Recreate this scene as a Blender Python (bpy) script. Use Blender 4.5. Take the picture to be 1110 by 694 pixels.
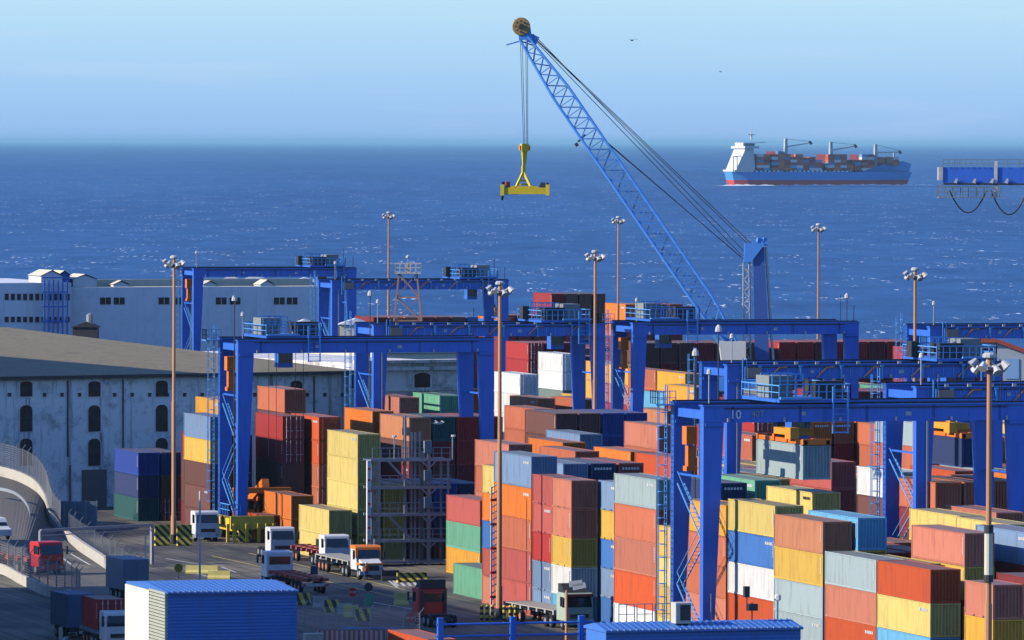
import bpy, bmesh, math, random
from mathutils import Vector, Matrix
random.seed(7)
S = bpy.context.scene
for o in list(bpy.data.objects): bpy.data.objects.remove(o)
C = S.collection
R = math.radians

# ------------------------------------------------------------------ camera, sky, sun, exposure
F, YAW, CAMZ, HZ = 7500.0, R(16.4), 43.0, 154.0
cy, sy = math.cos(YAW), math.sin(YAW)
cam_d = bpy.data.cameras.new('camera')
cam = bpy.data.objects.new('camera', cam_d); C.objects.link(cam); S.camera = cam
cam_d.sensor_width = 36.0; cam_d.lens = 36.0 * F / 1110.0
cam_d.clip_start = 1.0; cam_d.clip_end = 600000.0
pitch = math.atan((347.0 - HZ) / F)
cam.matrix_world = (Matrix.Translation((0, 0, CAMZ)) @ Matrix.Rotation(-YAW, 4, 'Z')
                    @ Matrix.Rotation(R(90) - pitch, 4, 'X') @ Matrix.Rotation(R(0.17), 4, 'Z'))

SUN_EL, SUN_AZ = R(25.0), R(1.5)       # light travels towards +X and a little towards -Y
to_sun = Vector((-math.cos(SUN_AZ) * math.cos(SUN_EL), math.sin(SUN_AZ) * math.cos(SUN_EL), math.sin(SUN_EL)))
sd = bpy.data.lights.new('sun', 'SUN'); sd.energy = 4.8; sd.angle = R(0.5); sd.color = (1.0, 0.90, 0.74)
sun = bpy.data.objects.new('sun', sd); C.objects.link(sun)
sun.rotation_euler = to_sun.to_track_quat('Z', 'Y').to_euler()

W = bpy.data.worlds.new('World'); S.world = W; W.use_nodes = True
nt = W.node_tree; nt.nodes.clear()
def N(tree, t, **kw):
    n = tree.nodes.new(t)
    for k, v in kw.items(): setattr(n, k, v)
    return n
wo = N(nt, 'ShaderNodeOutputWorld'); bg = N(nt, 'ShaderNodeBackground'); bg.inputs[1].default_value = 0.116
sky = N(nt, 'ShaderNodeTexSky', sky_type='NISHITA', sun_disc=False)
sky.sun_elevation = SUN_EL; sky.sun_rotation = math.atan2(to_sun.x, to_sun.y)
sky.air_density = 1.0; sky.dust_density = 0.3; sky.ozone_density = 2.5; sky.altitude = 50
# the low band of sky over the sea: pale blue, deeper right at the horizon, thin cloud to the right
tc = N(nt, 'ShaderNodeTexCoord'); sep = N(nt, 'ShaderNodeSeparateXYZ'); nt.links.new(tc.outputs['Generated'], sep.inputs[0])
rmp = N(nt, 'ShaderNodeValToRGB'); mr = N(nt, 'ShaderNodeMapRange')
mr.inputs['From Min'].default_value = 0.0; mr.inputs['From Max'].default_value = 0.03
nt.links.new(sep.outputs['Z'], mr.inputs['Value']); nt.links.new(mr.outputs[0], rmp.inputs[0])
el = rmp.color_ramp.elements
SKYK = 8.5
def skc(r, g, b): 
    f = lambda v: (v / 255.0) ** 2.2 * SKYK
    return (f(r), f(g), f(b), 1)
el[0].position = 0.0; el[0].color = skc(149, 186, 236)
el[1].position = 1.0; el[1].color = skc(190, 226, 245)
e = el.new(0.22); e.color = skc(158, 198, 240)
e = el.new(0.50); e.color = skc(174, 213, 242)
e = el.new(0.72); e.color = skc(186, 223, 245)
mp = N(nt, 'ShaderNodeMapping'); mp.inputs['Scale'].default_value = (14, 14, 150)
nz = N(nt, 'ShaderNodeTexNoise'); nz.inputs['Scale'].default_value = 1.6; nz.inputs['Detail'].default_value = 4
nt.links.new(tc.outputs['Generated'], mp.inputs[0]); nt.links.new(mp.outputs[0], nz.inputs['Vector'])
cr = N(nt, 'ShaderNodeMapRange'); cr.inputs['From Min'].default_value = 0.56; cr.inputs['From Max'].default_value = 0.82
cr.inputs['To Max'].default_value = 0.22
nt.links.new(nz.outputs[0], cr.inputs['Value'])
mixc = N(nt, 'ShaderNodeMixRGB'); mixc.inputs[2].default_value = skc(222, 226, 240)
nt.links.new(cr.outputs[0], mixc.inputs[0]); nt.links.new(rmp.outputs[0], mixc.inputs[1])
low = N(nt, 'ShaderNodeMapRange'); low.inputs['From Min'].default_value = 0.03; low.inputs['From Max'].default_value = 0.14
nt.links.new(sep.outputs['Z'], low.inputs['Value'])
mx = N(nt, 'ShaderNodeMixRGB')
nt.links.new(low.outputs[0], mx.inputs[0]); nt.links.new(mixc.outputs[0], mx.inputs[1]); 
tint = N(nt, 'ShaderNodeMixRGB', blend_type='MULTIPLY'); tint.inputs[0].default_value = 1.0; tint.inputs[2].default_value = (0.72, 0.98, 1.60, 1)   # a deep clear blue sky above the band
nt.links.new(sky.outputs[0], tint.inputs[1]); nt.links.new(tint.outputs[0], mx.inputs[2])
nt.links.new(mx.outputs[0], bg.inputs[0]); nt.links.new(bg.outputs[0], wo.inputs[0])

S.render.engine = 'CYCLES'
S.cycles.volume_bounces = 0; S.cycles.max_bounces = 5; S.cycles.diffuse_bounces = 0
S.render.resolution_x = 1024; S.render.resolution_y = 640
S.view_settings.view_transform = 'Standard'; S.view_settings.look = 'None'
S.view_settings.exposure = 0.09; S.view_settings.gamma = 1.0

# ------------------------------------------------------------------ where things stand
def PD(px, D):
    l = (px - 555.0) * D / F
    return l * cy + D * sy, D * cy - l * sy
def P(px, py, z=0.0):
    py = py - 0.003 * (px - 555)
    D = (CAMZ - z) * F / (py - HZ); X, Y = PD(px, D); return X, Y, D
def proj(X, Y, Z):
    D = Y * cy + X * sy; l = X * cy - Y * sy; px = 555 + F * l / D
    return px, HZ + F * (CAMZ - Z) / D + .003 * (px - 555), D
def XatX(px, X):           # point on pixel column px with the given world X
    k = (px - 555.0) / F; D = X / (k * cy + sy); return X, D * (cy - k * sy), D

# ------------------------------------------------------------------ materials
MATS = {}
def mat(name, col, rough=0.6, dirt=0.25, metal=0.0, scale=1.2, rand=0.06, spec=0.35, streak=False, bump=0.0, dcol=None, dust=0.0):
    if name in MATS: return MATS[name]
    m = bpy.data.materials.new(name); m.use_nodes = True; t = m.node_tree; b = t.nodes['Principled BSDF']
    b.inputs['Roughness'].default_value = rough; b.inputs['Metallic'].default_value = metal
    b.inputs['Specular IOR Level'].default_value = spec
    tcn = N(t, 'ShaderNodeTexCoord'); mpn = N(t, 'ShaderNodeMapping')
    oi = N(t, 'ShaderNodeObjectInfo')
    add = N(t, 'ShaderNodeVectorMath', operation='ADD'); mul = N(t, 'ShaderNodeMath', operation='MULTIPLY'); mul.inputs[1].default_value = 57
    t.links.new(oi.outputs['Random'], mul.inputs[0]); t.links.new(tcn.outputs['Object'], add.inputs[0]); t.links.new(mul.outputs[0], add.inputs[1])
    t.links.new(add.outputs[0], mpn.inputs[0])
    if streak: mpn.inputs['Scale'].default_value = (1, 1, 0.16)
    n1 = N(t, 'ShaderNodeTexNoise'); n1.inputs['Scale'].default_value = scale; n1.inputs['Detail'].default_value = 6; n1.inputs['Roughness'].default_value = .65
    t.links.new(mpn.outputs[0], n1.inputs['Vector'])
    r1 = N(t, 'ShaderNodeMapRange'); r1.inputs['From Min'].default_value = 0.5; r1.inputs['From Max'].default_value = 0.78; r1.inputs['To Max'].default_value = dirt * 2
    t.links.new(n1.outputs[0], r1.inputs['Value'])
    mixn = N(t, 'ShaderNodeMixRGB'); mixn.inputs[1].default_value = (*col, 1)
    if dcol is None: dcol = tuple(0.35 * c + 0.08 for c in col)
    mixn.inputs[2].default_value = (*dcol, 1)
    t.links.new(r1.outputs[0], mixn.inputs[0])
    last = mixn
    if dust > 0:     # dust and bird lime lying on the upper side
        gn = N(t, 'ShaderNodeNewGeometry'); sx2 = N(t, 'ShaderNodeSeparateXYZ'); t.links.new(gn.outputs['True Normal'], sx2.inputs[0])
        rr = N(t, 'ShaderNodeMapRange'); rr.inputs['From Min'].default_value = .85; rr.inputs['From Max'].default_value = .97; rr.inputs['To Max'].default_value = dust; t.links.new(sx2.outputs['Z'], rr.inputs['Value'])
        md = N(t, 'ShaderNodeMixRGB'); md.inputs[2].default_value = (.20, .175, .15, 1); t.links.new(rr.outputs[0], md.inputs[0]); t.links.new(mixn.outputs[0], md.inputs[1]); last = md
    hsv = N(t, 'ShaderNodeHueSaturation'); mrr = N(t, 'ShaderNodeMapRange')
    mrr.inputs['To Min'].default_value = 1 - rand * 2; mrr.inputs['To Max'].default_value = 1 + rand * 2
    t.links.new(oi.outputs['Random'], mrr.inputs['Value']); t.links.new(mrr.outputs[0], hsv.inputs['Value']); t.links.new(last.outputs[0], hsv.inputs['Color'])
    t.links.new(hsv.outputs[0], b.inputs['Base Color'])
    if bump > 0:
        bp = N(t, 'ShaderNodeBump'); bp.inputs['Strength'].default_value = bump; bp.inputs['Distance'].default_value = 0.1
        t.links.new(n1.outputs[0], bp.inputs['Height']); t.links.new(bp.outputs[0], b.inputs['Normal'])
    MATS[name] = m; return m
def mx2(name, a, b_, scale, stripe=False, ang=45, rough=.6):
    """two-colour hazard stripes"""
    if name in MATS: return MATS[name]
    m = bpy.data.materials.new(name); m.use_nodes = True; t = m.node_tree; b = t.nodes['Principled BSDF']; b.inputs['Roughness'].default_value = rough
    tcn = N(t, 'ShaderNodeTexCoord'); mpn = N(t, 'ShaderNodeMapping'); mpn.inputs['Rotation'].default_value = (0, R(ang), 0)
    wv = N(t, 'ShaderNodeTexWave', wave_type='BANDS', bands_direction='X'); wv.inputs['Scale'].default_value = scale
    cr_ = N(t, 'ShaderNodeValToRGB'); cr_.color_ramp.interpolation = 'CONSTANT'
    cr_.color_ramp.elements[0].color = (*a, 1); cr_.color_ramp.elements[1].position = .5; cr_.color_ramp.elements[1].color = (*b_, 1)
    t.links.new(tcn.outputs['Object'], mpn.inputs[0]); t.links.new(mpn.outputs[0], wv.inputs['Vector']); t.links.new(wv.outputs[1], cr_.inputs[0]); t.links.new(cr_.outputs[0], b.inputs['Base Color'])
    MATS[name] = m; return m

CB = mat('crane_blue_paint', (0.045, 0.175, 0.70), .36, .2, scale=1.6, streak=True, dcol=(.03, .07, .20), rand=.02, spec=.5)
CL = mat('railing_light_blue', (0.13, 0.42, 0.90), .45, .1, rand=.02)
RB = mat('dark_rail', (0.02, 0.02, 0.03), .6, .3)
YL = mat('machine_yellow', (0.80, 0.55, 0.05), .5, .25)
OR = mat('machine_orange', (0.85, 0.20, 0.02), .5, .3)
WH = mat('white_paint', (0.78, 0.77, 0.72), .5, .2, streak=True)
GR = mat('galvanised_steel', (0.33, 0.36, 0.38), .5, .3, metal=.3)
DK = mat('dark_steel', (0.04, 0.04, 0.045), .55, .3)
RU = mat('rubber', (0.018, 0.018, 0.02), .85, .2)
GL = mat('dark_glass', (0.012, 0.018, 0.025), .08, 0, spec=.8)
POLE = mat('mast_tan_paint', (0.62, 0.30, 0.14), .55, .3, streak=True)
CREAM = mat('cream_wall', (0.75, 0.70, 0.52), .8, .15)
ROPE = mat('wire_rope', (0.05, 0.055, 0.07), .6, 0)
HAZ = mx2('hazard_stripes', (0.75, 0.60, 0.05), (0.02, 0.02, 0.02), .55, ang=45)
REDP = mat('truck_red_paint', (0.55, 0.03, 0.03), .35, .15)
CONC = mat('concrete', (0.58, 0.54, 0.46), .85, .3, scale=.7)
LAMP = mat('lamp_housing', (0.60, 0.60, 0.58), .4, .35)

# ------------------------------------------------------------------ mesh helpers
class MB:
    def __init__(s): s.v = []; s.f = []; s.g = []
    def add(s, vs, fs):
        s.g.append((len(s.v), len(s.f))); k = len(s.v); s.v += [tuple(v) for v in vs]; s.f += [tuple(i + k for i in f) for f in fs]; return s
    def box(s, x0, y0, z0, x1, y1, z1):
        return s.add([(x0,y0,z0),(x1,y0,z0),(x1,y1,z0),(x0,y1,z0),(x0,y0,z1),(x1,y0,z1),(x1,y1,z1),(x0,y1,z1)],
                     [(0,3,2,1),(4,5,6,7),(0,1,5,4),(1,2,6,5),(2,3,7,6),(3,0,4,7)])
    def hexa(s, b, t):    # bottom 4 corners ccw, top 4 corners ccw
        return s.add(list(b) + list(t), [(0,3,2,1),(4,5,6,7),(0,1,5,4),(1,2,6,5),(2,3,7,6),(3,0,4,7)])
    def bar(s, a, b, w, h=None, n=4, w2=None):
        a = Vector(a); b = Vector(b); d = (b - a)
        if d.length < 1e-6: return s
        d.normalize(); up = Vector((0,0,1)) if abs(d.z) < .98 else Vector((0,1,0))
        x = d.cross(up).normalized(); y = x.cross(d).normalized(); h = h or w; k = (w2 / w) if w2 else 1
        vs = []
        for p, q in ((a, 1), (b, k)):
            for i in range(n):
                an = 2 * math.pi * (i + .5) / n; r = .5 / (math.cos(math.pi / n) if n == 4 else 1)
                vs.append(p + x * math.cos(an) * r * w * q + y * math.sin(an) * r * h * q)
        fs = [(i, (i + 1) % n, n + (i + 1) % n, n + i) for i in range(n)] + [tuple(range(n))[::-1], tuple(range(n, 2 * n))]
        return s.add(vs, fs)
    def path(s, pts, w, n=4):
        for a, b in zip(pts, pts[1:]): s.bar(a, b, w, n=n)
        return s
    def lathe(s, prof, n=12, c=(0,0,0), axis='Z'):
        vs = []
        for r, z in prof:
            for i in range(n):
                an = 2 * math.pi * i / n; p = (r * math.cos(an), r * math.sin(an), z)
                if axis == 'X': p = (p[2], p[0], p[1])
                if axis == 'Y': p = (p[0], p[2], p[1])
                vs.append((p[0] + c[0], p[1] + c[1], p[2] + c[2]))
        fs = []
        for k in range(len(prof) - 1):
            for i in range(n):
                j = (i + 1) % n; fs.append((k*n+i, k*n+j, (k+1)*n+j, (k+1)*n+i))
        fs.append(tuple(range(n))[::-1]); fs.append(tuple((len(prof)-1)*n + i for i in range(n)))
        return s.add(vs, fs)
    def prism(s, poly, y0, y1):   # polygon in XZ, extruded in Y
        n = len(poly)
        return s.add([(x, y0, z) for x, z in poly] + [(x, y1, z) for x, z in poly],
              [tuple(range(n)), tuple(range(n, 2*n))[::-1]] + [((i+1) % n, i, n + i, n + (i+1) % n) for i in range(n)])
    def prismx(s, poly, x0, x1):  # polygon in YZ, extruded in X
        n = len(poly)
        return s.add([(x0, y, z) for y, z in poly] + [(x1, y, z) for y, z in poly],
              [tuple(range(n)), tuple(range(n, 2*n))[::-1]] + [((i+1) % n, i, n + i, n + (i+1) % n) for i in range(n)])
    def rail(s, a, b, h=1.1, w=.06, posts=6, mid=True):
        a = Vector(a); b = Vector(b); u = Vector((0,0,h))
        s.bar(a + u, b + u, w)
        if mid: s.bar(a + u * .5, b + u * .5, w * .8)
        for i in range(posts + 1):
            p = a.lerp(b, i / posts); s.bar(p, p + u, w)
        return s
    def mesh(s, name, bevel=0.0, smooth=False):
        me = bpy.data.meshes.new(name); me.from_pydata(s.v, [], s.f); me.validate()
        bm = bmesh.new(); bm.from_mesh(me); bmesh.ops.recalc_face_normals(bm, faces=bm.faces)
        if bevel: bmesh.ops.bevel(bm, geom=bm.edges[:], offset=bevel, segments=1, affect='EDGES', clamp_overlap=True)
        bm.to_mesh(me); bm.free()
        if smooth:
            for p in me.polygons: p.use_smooth = True
        return me
    def build(s, name, m, parent=None, bevel=0.0, smooth=False):
        return put(s.mesh(name, bevel, smooth), name, m, parent)
def build_each(b, name, m, parent=None, per=1):
    # one object per added shape (or per group of `per` shapes)
    g = b.g[::per] + [(len(b.v), len(b.f))]; out = []
    for (v0, f0), (v1, f1) in zip(g, g[1:]):
        q = MB(); c0 = Vector(b.v[v0]); q.v = [tuple(Vector(v) - c0) for v in b.v[v0:v1]]; q.f = [tuple(i - v0 for i in f) for f in b.f[f0:f1]]
        o = q.build(name, m, parent); o.location = c0; out.append(o)
    return out
def put(me, name, m, parent=None):
    o = bpy.data.objects.new(name, me); C.objects.link(o)
    if len(me.materials) == 0: me.materials.append(m)
    elif me.materials[0] is not m:
        o.material_slots[0].link = 'OBJECT'; o.material_slots[0].material = m
    if parent: o.parent = parent
    return o
def tag(o, label=None, cat=None, group=None, kind=None):
    if label: o['label'] = label
    if cat: o['category'] = cat
    if group: o['group'] = group
    if kind: o['kind'] = kind
    return o
def empty(name, loc, rz=0, label=None, cat=None, group=None):
    o = bpy.data.objects.new(name, None); C.objects.link(o); o.location = loc; o.rotation_euler = (0, 0, rz)
    o.empty_display_size = .5
    return tag(o, label, cat, group)
def struct(o): o['kind'] = 'structure'; return o
def copy_tree(o, parent=None):
    c = o.copy(); C.objects.link(c)
    if parent: c.parent = parent
    for ch in list(o.children): copy_tree(ch, c)
    return c
def text_mesh(s, size, depth=.02):
    cu = bpy.data.curves.new('txt', 'FONT'); cu.body = s; cu.size = size; cu.extrude = depth; cu.offset = size * .012
    o = bpy.data.objects.new('txt', cu); C.objects.link(o)
    dg = bpy.context.evaluated_depsgraph_get(); dg.update()
    me = bpy.data.meshes.new_from_object(o.evaluated_get(dg)); bpy.data.objects.remove(o); return me

# ------------------------------------------------------------------ ground, quay, sea
def asphalt():
    m = bpy.data.materials.new('asphalt_yard'); m.use_nodes = True; t = m.node_tree; b = t.nodes['Principled BSDF']; b.inputs['Roughness'].default_value = .85
    tcn = N(t, 'ShaderNodeTexCoord'); n1 = N(t, 'ShaderNodeTexNoise'); n1.inputs['Scale'].default_value = .06; n1.inputs['Detail'].default_value = 8
    n2 = N(t, 'ShaderNodeTexNoise'); n2.inputs['Scale'].default_value = 1.4; n2.inputs['Detail'].default_value = 5
    t.links.new(tcn.outputs['Object'], n1.inputs['Vector']); t.links.new(tcn.outputs['Object'], n2.inputs['Vector'])
    c1 = N(t, 'ShaderNodeValToRGB'); e_ = c1.color_ramp.elements; e_[0].position = .42; e_[0].color = (.095, .09, .085, 1); e_[1].position = .60; e_[1].color = (.30, .26, .18, 1)
    t.links.new(n1.outputs[0], c1.inputs[0])
    m2 = N(t, 'ShaderNodeMixRGB', blend_type='MULTIPLY'); m2.inputs[0].default_value = .5
    c2 = N(t, 'ShaderNodeValToRGB'); c2.color_ramp.elements[0].position = .35; c2.color_ramp.elements[0].color = (.45, .45, .45, 1); c2.color_ramp.elements[1].position = .65
    t.links.new(n2.outputs[0], c2.inputs[0]); t.links.new(c1.outputs[0], m2.inputs[1]); t.links.new(c2.outputs[0], m2.inputs[2]); 
    q = N(t, 'ShaderNodeMapping'); q.inputs['Scale'].default_value = (1.3, .035, 1); t.links.new(tcn.outputs['Object'], q.inputs[0])
    n3 = N(t, 'ShaderNodeTexNoise'); n3.inputs['Scale'].default_value = 1.0; n3.inputs['Detail'].default_value = 4; t.links.new(q.outputs[0], n3.inputs['Vector'])
    c3 = N(t, 'ShaderNodeValToRGB'); c3.color_ramp.elements[0].position = .40; c3.color_ramp.elements[0].color = (.38, .38, .38, 1); c3.color_ramp.elements[1].position = .56
    t.links.new(n3.outputs[0], c3.inputs[0]); m3 = N(t, 'ShaderNodeMixRGB', blend_type='MULTIPLY'); m3.inputs[0].default_value = .75; t.links.new(m2.outputs[0], m3.inputs[1]); t.links.new(c3.outputs[0], m3.inputs[2])
    t.links.new(m3.outputs[0], b.inputs['Base Color'])
    return m
ASPH = asphalt()
QY = 1290.0
struct(MB().box(-900, 120, -5, 2500, QY, 0).build('ground', ASPH))
struct(MB().box(-900, QY - 1.4, 0.004, 2500, QY - .2, .35).build('quay_kerb', CONC))

def seamat():
    m = bpy.data.materials.new('sea_water'); m.use_nodes = True; t = m.node_tree; b = t.nodes['Principled BSDF']
    b.inputs['Roughness'].default_value = .55; b.inputs['Specular IOR Level'].default_value = .22
    geo = N(t, 'ShaderNodeNewGeometry'); mp_ = N(t, 'ShaderNodeMapping'); mp_.inputs['Rotation'].default_value = (0, 0, YAW)
    t.links.new(geo.outputs['Position'], mp_.inputs[0])
    def noise(sc, det, vec=(1,1,1)):
        q = N(t, 'ShaderNodeMapping'); q.inputs['Scale'].default_value = vec; t.links.new(mp_.outputs[0], q.inputs[0])
        n = N(t, 'ShaderNodeTexNoise'); n.inputs['Scale'].default_value = sc; n.inputs['Detail'].default_value = det; n.inputs['Roughness'].default_value = .6
        t.links.new(q.outputs[0], n.inputs['Vector']); return n
    wv = noise(.12, 5, (.55, .16, 1)); sw = noise(.006, 5, (.5, .06, 1))
    cr_ = N(t, 'ShaderNodeValToRGB'); a = cr_.color_ramp.elements; a[0].position = .36; a[0].color = (.014, .074, .21, 1); a[1].position = .66; a[1].color = (.040, .155, .38, 1)
    ad = N(t, 'ShaderNodeMath', operation='ADD'); sc_ = N(t, 'ShaderNodeMath', operation='MULTIPLY'); sc_.inputs[1].default_value = .45
    s2 = N(t, 'ShaderNodeMath', operation='MULTIPLY'); s2.inputs[1].default_value = .55
    t.links.new(sw.outputs[0], sc_.inputs[0]); t.links.new(wv.outputs[0], s2.inputs[0]); t.links.new(sc_.outputs[0], ad.inputs[0]); t.links.new(s2.outputs[0], ad.inputs[1]); t.links.new(ad.outputs[0], cr_.inputs[0])
    # whitecaps: sparse crests
    f1 = noise(.05, 3, (.8, .20, 1)); f2 = noise(.55, 3, (1.0, .12, 1))
    g1 = N(t, 'ShaderNodeMapRange'); g1.inputs['From Min'].default_value = .54; g1.inputs['From Max'].default_value = .60; t.links.new(f1.outputs[0], g1.inputs['Value'])
    g2 = N(t, 'ShaderNodeMapRange'); g2.inputs['From Min'].default_value = .61; g2.inputs['From Max'].default_value = .65; t.links.new(f2.outputs[0], g2.inputs['Value'])
    mm = N(t, 'ShaderNodeMath', operation='MULTIPLY'); t.links.new(g1.outputs[0], mm.inputs[0]); t.links.new(g2.outputs[0], mm.inputs[1])
    mi = N(t, 'ShaderNodeMixRGB'); mi.inputs[2].default_value = (.85, .9, .95, 1); t.links.new(mm.outputs[0], mi.inputs[0]); t.links.new(cr_.outputs[0], mi.inputs[1])
    t.links.new(mi.outputs[0], b.inputs['Base Color'])
    bp = N(t, 'ShaderNodeBump'); bp.inputs['Strength'].default_value = .6; bp.inputs['Distance'].default_value = 1.2
    t.links.new(wv.outputs[0], bp.inputs['Height']); t.links.new(bp.outputs[0], b.inputs['Normal'])
    return m
SEA = seamat()
sea = MB(); 
sea.add([(-298000, QY - 2, -3), (498000, QY - 2, -3), (498000, 498000, -3), (-298000, 498000, -3)], [(0, 1, 2, 3)])
struct(sea.build('sea', SEA))
hz = MB().box(-299000, -3000, -9, 499000, 499000, 75)
# haze built from one closed box round camera and scene
hm = bpy.data.materials.new('sea_air'); hm.use_nodes = True; t = hm.node_tree; t.nodes.clear()
ho = N(t, 'ShaderNodeOutputMaterial'); pv = N(t, 'ShaderNodeVolumePrincipled'); pv.inputs['Color'].default_value = (.42, .80, 1.0, 1); pv.inputs['Density'].default_value = 1.8e-5
pv.inputs['Anisotropy'].default_value = 0.0
t.links.new(pv.outputs[0], ho.inputs['Volume'])
tag(hz.build('haze', hm), 'thin blue sea haze over the harbour', 'haze', kind='stuff')
# ------------------------------------------------------------------ shipping containers
COL = {
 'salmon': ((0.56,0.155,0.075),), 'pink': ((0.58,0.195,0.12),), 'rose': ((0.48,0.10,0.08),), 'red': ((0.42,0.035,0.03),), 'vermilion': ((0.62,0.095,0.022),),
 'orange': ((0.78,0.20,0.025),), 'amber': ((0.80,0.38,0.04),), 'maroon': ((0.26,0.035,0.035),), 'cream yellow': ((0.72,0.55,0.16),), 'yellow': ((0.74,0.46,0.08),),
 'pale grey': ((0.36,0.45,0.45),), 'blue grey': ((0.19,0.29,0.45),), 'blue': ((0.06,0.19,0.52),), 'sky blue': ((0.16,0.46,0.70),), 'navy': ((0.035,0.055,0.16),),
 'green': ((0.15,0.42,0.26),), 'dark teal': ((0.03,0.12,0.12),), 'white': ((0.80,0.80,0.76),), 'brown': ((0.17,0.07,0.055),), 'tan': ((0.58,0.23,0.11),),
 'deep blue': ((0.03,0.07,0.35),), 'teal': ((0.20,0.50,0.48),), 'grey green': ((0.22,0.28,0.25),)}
def cmat(c): return mat('container_' + c.replace(' ', '_'), COL[c][0], .55, .36, scale=1.7, rand=.07, streak=True, spec=.3, dust=(.35 if c in ('white', 'sky blue', 'teal') else .7), dcol=tuple(.38 * v * k + .03 for v, k in zip(COL[c][0], (1.1, .8, .7))))
_cm = {}; _fp = {}
def corr(L, x, y0, z0, z1, d, face):   # corrugated vertical sheet along y (face 'x') or along x (face 'y')
    pts = []; pitch = .28; n = max(1, round(L / pitch)); p = L / n; u = 0.0
    for i in range(n):
        k_ = .12 if d < .05 else .15; pts += [(u, 0), (u + p*(.30 if d < .05 else .20), 0), (u + p*((.30 if d < .05 else .20) + k_), d), (u + p*(1 - k_), d)]
        u += p
    pts.append((L, 0)); return pts
def container_meshes(L, h):
    k = (L, h)
    if k in _cm: return _cm[k]
    w = 2.44; b = MB()
    for x, s in ((.03, 1), (w - .03, -1)):
        pts = corr(L - .3, 0, 0, 0, 0, .026, 'x'); vs = [(x + s * q[1], .15 + q[0], .12) for q in pts] + [(x + s * q[1], .15 + q[0], h - .08) for q in pts]; n = len(pts)
        b.add(vs, [(i, i+1, n+i+1, n+i) for i in range(n - 1)])
    for y, s in ((.03, 1), (L - .03, -1)):
        pts = corr(w - .3, 0, 0, 0, 0, .12, 'y'); vs = [(.15 + q[0], y + s * q[1], .12) for q in pts] + [(.15 + q[0], y + s * q[1], h - .1) for q in pts]; n = len(pts)
        b.add(vs, [(i, i+1, n+i+1, n+i) for i in range(n - 1)])
    # slightly ribbed roof
    m = max(2, int(L / 1.1)); zr = h - .03
    for i in range(m):
        a0 = .12 + (L - .24) * i / m; a1 = .12 + (L - .24) * (i + .62) / m; a2 = .12 + (L - .24) * (i + 1) / m
        b.add([(.1,a0,zr),(w-.1,a0,zr),(w-.1,a1,zr),(.1,a1,zr)], [(0,1,2,3)])
        b.add([(.1,a1,zr),(w-.1,a1,zr),(w-.1,a1+.03,zr-.025),(.1,a1+.03,zr-.025)], [(0,1,2,3)])
        b.add([(.1,a1+.03,zr-.025),(w-.1,a1+.03,zr-.025),(w-.1,a2,zr),(.1,a2,zr)], [(0,1,2,3)])
    body = b.mesh('container_body')
    f = MB()
    for x in (0, w - .16):
        for y in (0, L - .16): f.box(x, y, 0, x + .16, y + .16, h)
    for x in (0, w - .07):
        f.box(x, .16, h - .09, x + .07, L - .16, h - .01); f.box(x, .16, .02, x + .07, L - .16, .17)
    for y in (0, L - .08):
        f.box(.16, y, h - .14, w - .16, y + .08, h - .01); f.box(.16, y, .02, w - .16, y + .08, .18)
    frame = f.mesh('container_frame')
    d = MB(); d.box(.17, -.012, .19, w/2 - .01, .025, h - .15); d.box(w/2 + .01, -.012, .19, w - .17, .025, h - .15)
    for zz in (.6, 1.15, 1.7, 2.2): d.box(.3, -.022, zz, w - .3, -.012, zz + .05)
    door = d.mesh('container_door')
    q = MB()
    for x in (.42, .88, w - .88, w - .42):
        q.bar((x, -.06, .1), (x, -.06, h - .06), .05, n=6); q.box(x - .07, -.08, .95, x + .22, -.05, 1.02)
        for zz in (.35, h * .5, h - .4): q.box(x - .06, -.05, zz, x + .06, -.02, zz + .09)
    bars = q.mesh('locking_bars')
    mk = MB()
    for i in range(9): mk.box(-.008, L - 0, 0, -.004, L, 0) if False else None
    zz = h - .35
    for i in range(7):
        mk.box(-.006, .42, zz - .12, .01, .54, zz); zz -= .19
    mark = mk.mesh('identity_mark')
    mk = MB()
    for i in range(6): mk.box(.35 + i * .29, -.006, h - .62, .35 + i * .29 + .19, .03, h - .40)
    endm = mk.mesh('name_lettering')
    lg = MB()
    for i in range(6): lg.box(-.008, L*.06 + i*.31, h*.74, .01, L*.06 + i*.31 + (.21 if i % 2 else .15), h*.74 + .24)
    logo = lg.mesh('side_lettering')
    fp = MB()
    for yy in (L * .5 - 1.15, L * .5 + .85): fp.box(-.012, yy, .02, .02, yy + .30, .15)
    _cm[k] = (body, frame, door, bars, mark, endm, logo); _fp[k] = fp.mesh('fork_pocket')
    return _cm[k]
GREYMARK = mat('white_lettering', (0.78, 0.78, 0.75), .6, .05)
def container(X, Y, Z, colour, L=12.19, h=2.59, label=None, group='containers stacked in the yard', door=False, mark=True, endtext=False, logo=False, simple=False, name='shipping_container'):
    bo, fr, dr, lb, mk, et, lg = container_meshes(L, h); m = cmat(colour)
    e = empty(name, (X, Y, Z), 0, label, 'container', group)
    put(bo, 'body', m, e); put(fr, 'frame', m, e)
    if door:
        d = put(dr, 'door', m, e); put(lb, 'locking_bars', GREYMARK if colour in ('white', 'maroon', 'red') else m, d)
    if mark and not simple: put(mk, 'identity_mark', GREYMARK if colour != 'white' else DK, e)
    if L < 8: put(_fp[(L, h)], 'fork_pocket', DK, e)
    if endtext: put(et, 'name_lettering', GREYMARK, e)
    if logo == 'dark': put(lg, 'side_lettering', DK, e)
    elif logo: put(lg, 'side_lettering', GREYMARK, e)
    return e

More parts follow.
